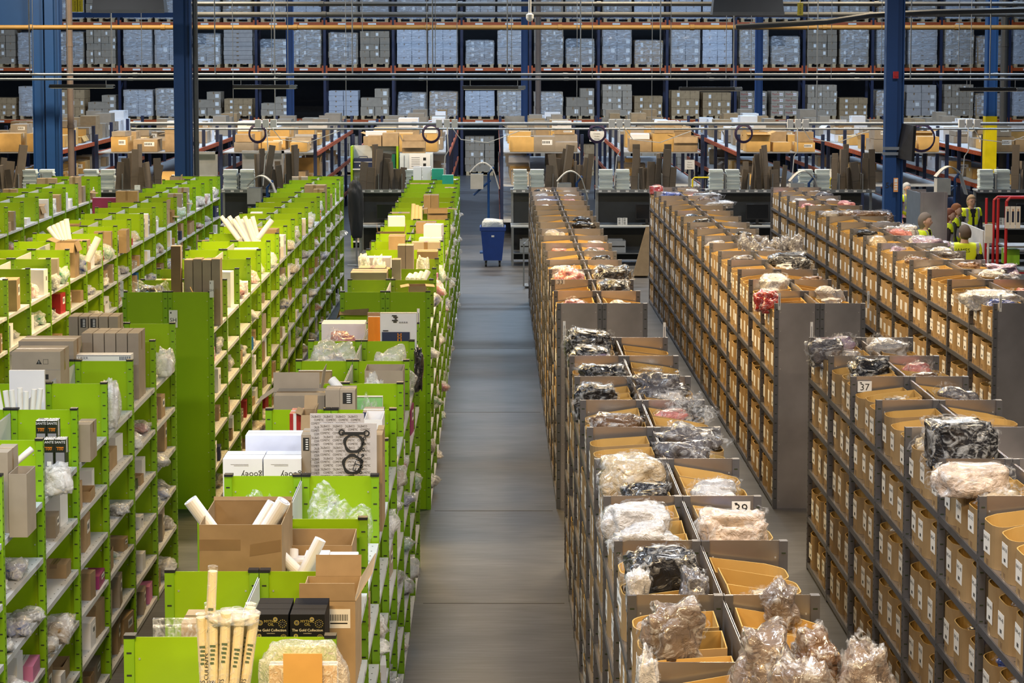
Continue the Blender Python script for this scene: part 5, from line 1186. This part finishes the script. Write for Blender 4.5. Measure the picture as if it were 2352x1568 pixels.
b = MB(); x0, z0 = Q(2262, 558, 31.5); x1, z1 = Q(2280, 515, 31.5); b.box(x0, x1, 31.5, 31.53, z0, z1); b.tube([((x0+x1)/2, 31.52, 0), ((x0+x1)/2, 31.52, z0)], .02, 8)
tag(ob('stand_sign', b.data('stand_sign', WHITE)), 'small blank white panel on a post right of the whiteboard', 'sign')
for i, (pa, yy) in enumerate(((2283, 33.5), (2312, 30.5))):
    x0, zt = Q(pa, 460 if i == 0 else 462, yy); t = ob('red_trolley', None, (x0, yy, 0)); tag(t, ['red-framed picking trolley with shelves at the right edge, rear one', 'red-framed trolley at the right edge with printed packs hanging on it'][i], 'trolley', 'red picking trolleys')
    b = MB()
    for xx in (0, .95):
        for y_ in (0, .5): b.tube([(xx, y_, .1), (xx, y_, zt)], .025, 8)
    b.tube([(0, 0, zt), (.06, 0, zt+.06), (.89, 0, zt+.06), (.95, 0, zt)], .025, 8)
    ob('frame', b.data('frame', RED), (0, 0, 0), 0, t)
    for z in (.25, .75, 1.15, 1.55):
        if z > zt-.2: continue
        b = MB(); b.box(0, .95, 0, .5, z, z+.03); ob('shelf', b.data('shelf', RED if z < 1 else STEEL), (0, 0, 0), 0, t)
    for wx in (.05, .9):
        b = MB(); b.tube([(wx-.015, .1, .055), (wx+.015, .1, .055)], .055, 12); b.tube([(wx-.015, .4, .055), (wx+.015, .4, .055)], .055, 12); ob('castor', b.data('castor', BLACK), (0, 0, 0), 0, t)
for k in range(3):
    x0, z0 = Q(2313+k*12, 526, 30.3); b = MB(); b.box(0, .075, -.01, 0, 0, .36); b.box(.02, .055, -.012, -.01, .1, .28, 1); b.box(.028, .048, -.012, -.01, .28, .32, 2)
    tag(ob('printed_pack', b.data('printed_pack', [WHITE, NAVY, mat('skin_print', (.5, .3, .2), .6)]), (x0, 30.42, z0)), f"{['left','middle','right'][k]} of three printed hosiery packs hung on the red trolley", 'pack', 'printed packs')
o = HB('green_crate', 'bright green box on the lower part of the red trolleys', 'box', 2312, 2342, 573, 30.75, .3, mat('lime_box', (.22, .50, .03), .5), h=.25)

# ---------------------------------------------------------------- people
def sh(c, r=.35): return mat('cloth_%03d_%03d_%03d' % tuple(int(v*999) for v in c), c, .75, var=.12)
SKIN = mat('skin', (.55, .33, .24), .55, var=.04)
HIVIS = mat('hi_vis_yellow', (.70, .85, .01), .6, var=.05); REFL = mat('reflective_band', (.45, .46, .47), .35, .3); EYEM = mat('eye', (.02, .02, .02), .3)
def skinned(pts, edges, name, mats, sub=2, root=0):
    me = bpy.data.meshes.new(name); me.from_pydata([p[:3] for p in pts], edges, []); o = bpy.data.objects.new(name, me); COL.objects.link(o)
    md = o.modifiers.new('s', 'SKIN'); md.use_smooth_shade = True
    for v, p in zip(me.skin_vertices[0].data, pts):
        v.radius = (p[3], p[4] if len(p) > 4 else p[3]); v.use_root = False
    me.skin_vertices[0].data[root].use_root = True
    sb = o.modifiers.new('b', 'SUBSURF'); sb.levels = sub; sb.render_levels = sub
    dg = bpy.context.evaluated_depsgraph_get(); out = bpy.data.meshes.new_from_object(o.evaluated_get(dg))
    bpy.data.objects.remove(o); bpy.data.meshes.remove(me)
    out.materials.clear()
    for m in mats: out.materials.append(m)
    return out
def person(label, x, y, rz, Ht=1.78, hair=(.1, .07, .05), hairlen=0, shirt=(.03, .03, .04), vest=True, glasses=False, female=False, headturn=0, word=None, arms='down', z=0, bald=False):
    """local frame: faces -y, feet at z 0"""
    s = Ht/1.78; t = ob('person', None, (x, y, z), rz); tag(t, label, 'person')
    sw = .17 if female else .195
    L = []; E = []
    def add(*p): L.append(tuple(v*s for v in p)); return len(L)-1
    pel = add(0, 0, .95, .13, .10); sp = add(0, .005, 1.15, .115, .09); ch = add(0, 0, 1.34, .145, .10); nk0 = add(0, .01, 1.455, .075); nk = add(0, -.002, 1.52, .062); hd0 = add(0, -.012, 1.58, .062)
    E += [(pel, sp), (sp, ch), (ch, nk0), (nk0, nk), (nk, hd0)]
    for q in (-1, 1):
        a = add(q*.10, 0, .86, .088); k = add(q*.105, -.01, .50, .060); n_ = add(q*.11, .02, .10, .040); f0 = add(q*.115, -.03, .04, .038); f1 = add(q*.13, -.16, .028, .028)
        E += [(pel, a), (a, k), (k, n_), (n_, f0), (f0, f1)]
        c = add(q*sw, .01, 1.43, .060)
        if arms == 'down': el = (q*(sw+.06), .03, 1.15); wr = (q*(sw+.04), -.06, .90); dr = (0, -.03, -1)
        else: el = (q*(sw+.05), .02, 1.16); wr = (q*(sw-.05), -.22, 1.12); dr = (-q*.2, -1, 0)
        e_ = add(*el, .043); w_ = add(*wr, .028); dv = Vector(dr).normalized(); pm = Vector(wr) + dv*.06; p_ = add(*pm, .036, .020)
        E += [(ch, c), (c, e_), (e_, w_), (w_, p_)]
        sidev = dv.cross(Vector((q, 0, 0))) if abs(dv.x) < .8 else Vector((0, 0, 1)); sidev.normalize()
        for fi in range(4):
            off = sidev*(-.027 + .018*fi); ln = (.068, .078, .074, .058)[fi]
            b0 = add(*(pm + dv*.03 + off*.9), .011); b1 = add(*(pm + dv*(.03+ln*.55) + off*1.1 + Vector((-q*.006, 0, 0))), .009); b2 = add(*(pm + dv*(.03+ln) + off*1.1 + Vector((-q*.020, 0, 0))), .007)
            E += [(p_, b0), (b0, b1), (b1, b2)]
        t0 = add(*(pm + sidev*-.034), .011); t1 = add(*(pm + sidev*-.055 + dv*.03), .009); E += [(p_, t0), (t0, t1)]
    body = skinned(L, E, 'body', [SKIN], 2)
    # head, added to the same mesh
    mb = MB(); mb.merge(body, Matrix.Identity(4)); hz = 1.638*s; Mh = Matrix.Translation((0, -.015*s, hz)) @ Matrix.Rotation(headturn, 4, 'Z') @ Matrix.Scale(1.08, 4)
    vs = []; nu, nv = 20, 16
    for i in range(nv+1):
        ph = math.pi*i/nv
        for j in range(nu):
            th = 2*math.pi*j/nu; cx, cy, cz = math.sin(ph)*math.cos(th), math.sin(ph)*math.sin(th), math.cos(ph)
            X_ = .076*cx; Y_ = .095*cy; Z_ = .118*cz
            if cz < 0: X_ *= 1 - .30*cz*cz; Y_ *= 1 - .15*cz*cz
            if cy < -.3: 
                fx = math.exp(-(cx/.18)**2)
                Y_ -= .022*fx*math.exp(-((Z_+.018)/.018)**2) + .007*fx*math.exp(-((Z_+.058)/.010)**2) + .008*math.exp(-((Z_+.095)/.015)**2)*fx
                Y_ += .010*math.exp(-((abs(cx)-.42)/.16)**2)*math.exp(-((Z_-.008)/.016)**2)
            vs.append(Vector((X_, Y_, Z_))*s)
    fs = [(i*nu+j, i*nu+(j+1) % nu, (i+1)*nu+(j+1) % nu, (i+1)*nu+j) for i in range(nv) for j in range(nu)]
    mb.add(vs, [f[::-1] for f in fs], 0, Mh)
    for q in (-1, 1):
        E_ = Matrix.Translation((q*.078*s, .008*s, -.012*s)) @ Matrix.Diagonal((.4, 1, 1.7, 1)); mb.lathe([(.001, -.016*s), (.015*s, -.008*s), (.018*s, .004*s), (.008*s, .016*s)], 8, 0, Mh @ E_)
    bo = ob('body', mb.data('body', [SKIN], True), (0, 0, 0), 0, t)
    fb = MB()
    for q in (-1, 1):
        fb.lathe([(.001, -.006*s), (.007*s, 0), (.001, .006*s)], 8, 0, Mh @ Matrix.Translation((q*.030*s, -.083*s, .006*s)))
        fb.box(q*.030*s-.014*s, q*.030*s+.014*s, -.090*s, -.082*s, .021*s, .027*s, 1, Mh)
    fb.box(-.020*s, .020*s, -.088*s, -.080*s, -.050*s, -.045*s, 2, Mh)
    hm = sh(hair); ob('facial_features', fb.data('facial_features', [EYEM, hm, mat('lip', (.40, .14, .12), .5)]), (0, 0, 0), 0, t)
    hb = MB(); vs = []
    for i in range(nv+1):
        ph = math.pi*i/nv
        for j in range(nu):
            th = 2*math.pi*j/nu; cx, cy, cz = math.sin(ph)*math.cos(th), math.sin(ph)*math.sin(th), math.cos(ph)
            g = 1.16 + .04*noise.noise(Vector((cx*4, cy*4, cz*4+rz)))
            lim = .52 if cy < -.30 else (.12 if cy < .12 else -.55 if not hairlen else -.85)
            if bald and cz > .2 and cy < .3: g *= .90
            if cz < lim: g *= .78
            low = 1 + (hairlen*(max(0, -cz+.0)) if cy > -.2 else 0)
            vs.append(Vector((.079*cx*g, .098*cy*g + .006, .120*cz*g*low))*s)
    hb.add(vs, [f[::-1] for f in fs], 0, Mh); ob('hair', hb.data('hair', hm, True), (0, 0, 0), 0, t)
    if glasses:
        gb = MB()
        for q in (-1, 1): gb.tube([((q*.031 + .021*math.cos(a*.5236))*s, -.094*s, (.006 + .017*math.sin(a*.5236))*s) for a in range(13)], .0028*s, 5, caps=False); gb.tube([(q*.052*s, -.092*s, .008*s), (q*.082*s, .0, .008*s)], .0025*s, 5)
        gb.tube([(-.010*s, -.096*s, .008*s), (.010*s, -.096*s, .008*s)], .003*s, 5)
        ob('glasses', gb.data('glasses', BLACK), Mh.to_translation(), 0, t, rot=(0, 0, headturn))
    # clothes grown on the same bones, a little wider
    def grow(idx, extra, name, m, keep=lambda c: True, sub=2):
        idm = {k: n for n, k in enumerate(idx)}; pts = [tuple(L[k][:3]) + ((L[k][3]+extra), (L[k][4] if len(L[k]) > 4 else L[k][3])+extra) for k in idx]
        ed = [(idm[a], idm[c]) for a, c in E if a in idm and c in idm]; me = skinned(pts, ed, name, [m] if not isinstance(m, list) else m, sub); return me
    n1 = [pel, sp, ch, nk0]; per = 5 + 4 + 12 + 2   # entries per side
    base = 6; left = list(range(base, base+per)); right = list(range(base+per, base+2*per))
    arm = lambda S_: [S_[5], S_[6], S_[7]]
    ob('shirt', grow(n1 + arm(left) + arm(right), .018*s, 'shirt', sh(shirt)), (0, 0, 0), 0, t)
    ob('trousers', grow([pel] + left[:3] + right[:3], .022*s, 'trousers', sh((.02, .025, .04))), (0, 0, 0), 0, t)
    for S_ in (left, right):
        ob('shoe', grow([S_[3], S_[4]], .014*s, 'shoe', BLACK), (0, 0, 0), 0, t)
    if vest:
        src = grow(n1 + arm(left) + arm(right), .018*s, 'shirt', HIVIS, sub=3)
        vb = MB(); vv = [v.co + v.normal*.016*s for v in src.vertices]; ff = []; mi = []
        for p in src.polygons:
            c = p.center/s
            if c.z > 1.515 or c.z < .93 or (c.y < -.02 and abs(c.x) < .03 + max(0, c.z-1.3)*.25) or abs(c.x) > sw+.055 + (c.z-1.3)*.05 or (abs(c.x) > sw-.02 and c.z < 1.33): continue
            ff.append(tuple(p.vertices)); mi.append(1 if 1.10 < c.z < 1.15 or (abs(abs(c.x)-(.19 if word else .13)) < .025 and c.z > 1.15) else 0)
        vb.add(vv, ff, mi); me = vb.data('vest', [HIVIS, REFL], True)
        o = ob('hi_vis_vest', me, (0, 0, 0), 0, t)
        if word:
            vy = max(v.co.y for v in me.vertices if abs(v.co.z/s-1.385) < .05) + .006; b = MB(); v2, f2 = txt(word); b.add(v2, f2, 0, Matrix.Translation((.04, vy, 1.385*s)) @ Matrix.Rotation(math.pi, 4, 'Z') @ FRONT @ Matrix.Diagonal((.09, .09, 1, 1)))
            ob('vest_lettering', b.data('vest_lettering', INK), (0, 0, 0), 0, o)
    return t
def at(px_, py_, top):  # stand a figure whose crown shows at this pixel
    return P(px_, py_, top)
x, y = at(2124, 488, 1.90); person('man with grey hair, shoulders just above the rightmost island, looking right', x, y, math.radians(62), 1.90, (.18, .14, .11), .15, (.05, .02, .03), headturn=.1)
x, y = at(2216, 516, 1.88); person('man seen from behind in a yellow vest lettered JAMES', x, y, math.radians(172), 1.88, (.10, .07, .05), 0, (.02, .02, .025), word='JAMES', headturn=.35)
x, y = at(2180, 478, 1.74); person('woman with red-brown tied hair in a yellow vest, seen side-on', x, y, math.radians(75), 1.74, (.16, .045, .02), .5, (.03, .02, .02), female=True)
x, y = at(2196, 467, 1.72); person('woman with auburn hair half hidden behind the red-haired one', x, y, math.radians(70), 1.72, (.25, .09, .03), .5, (.03, .03, .03), female=True)
x, y = at(2231, 447, 1.74); person('woman with glasses and fair tied-back hair facing the camera', x, y, math.radians(14), 1.74, (.28, .20, .12), .1, (.02, .02, .03), glasses=True, female=True)
x, y = at(2082, 419, 1.70); person('woman with grey hair and a pink top behind the steel screen', x, y, math.radians(35), 1.70, (.40, .42, .44), .6, (.55, .10, .42), female=True)
x, y = at(2172, 424, 1.72); person('woman in navy leaning at the bench behind the steel screen', x, y, math.radians(20), 1.72, (.15, .11, .09), .4, (.03, .04, .09), vest=False, female=True)
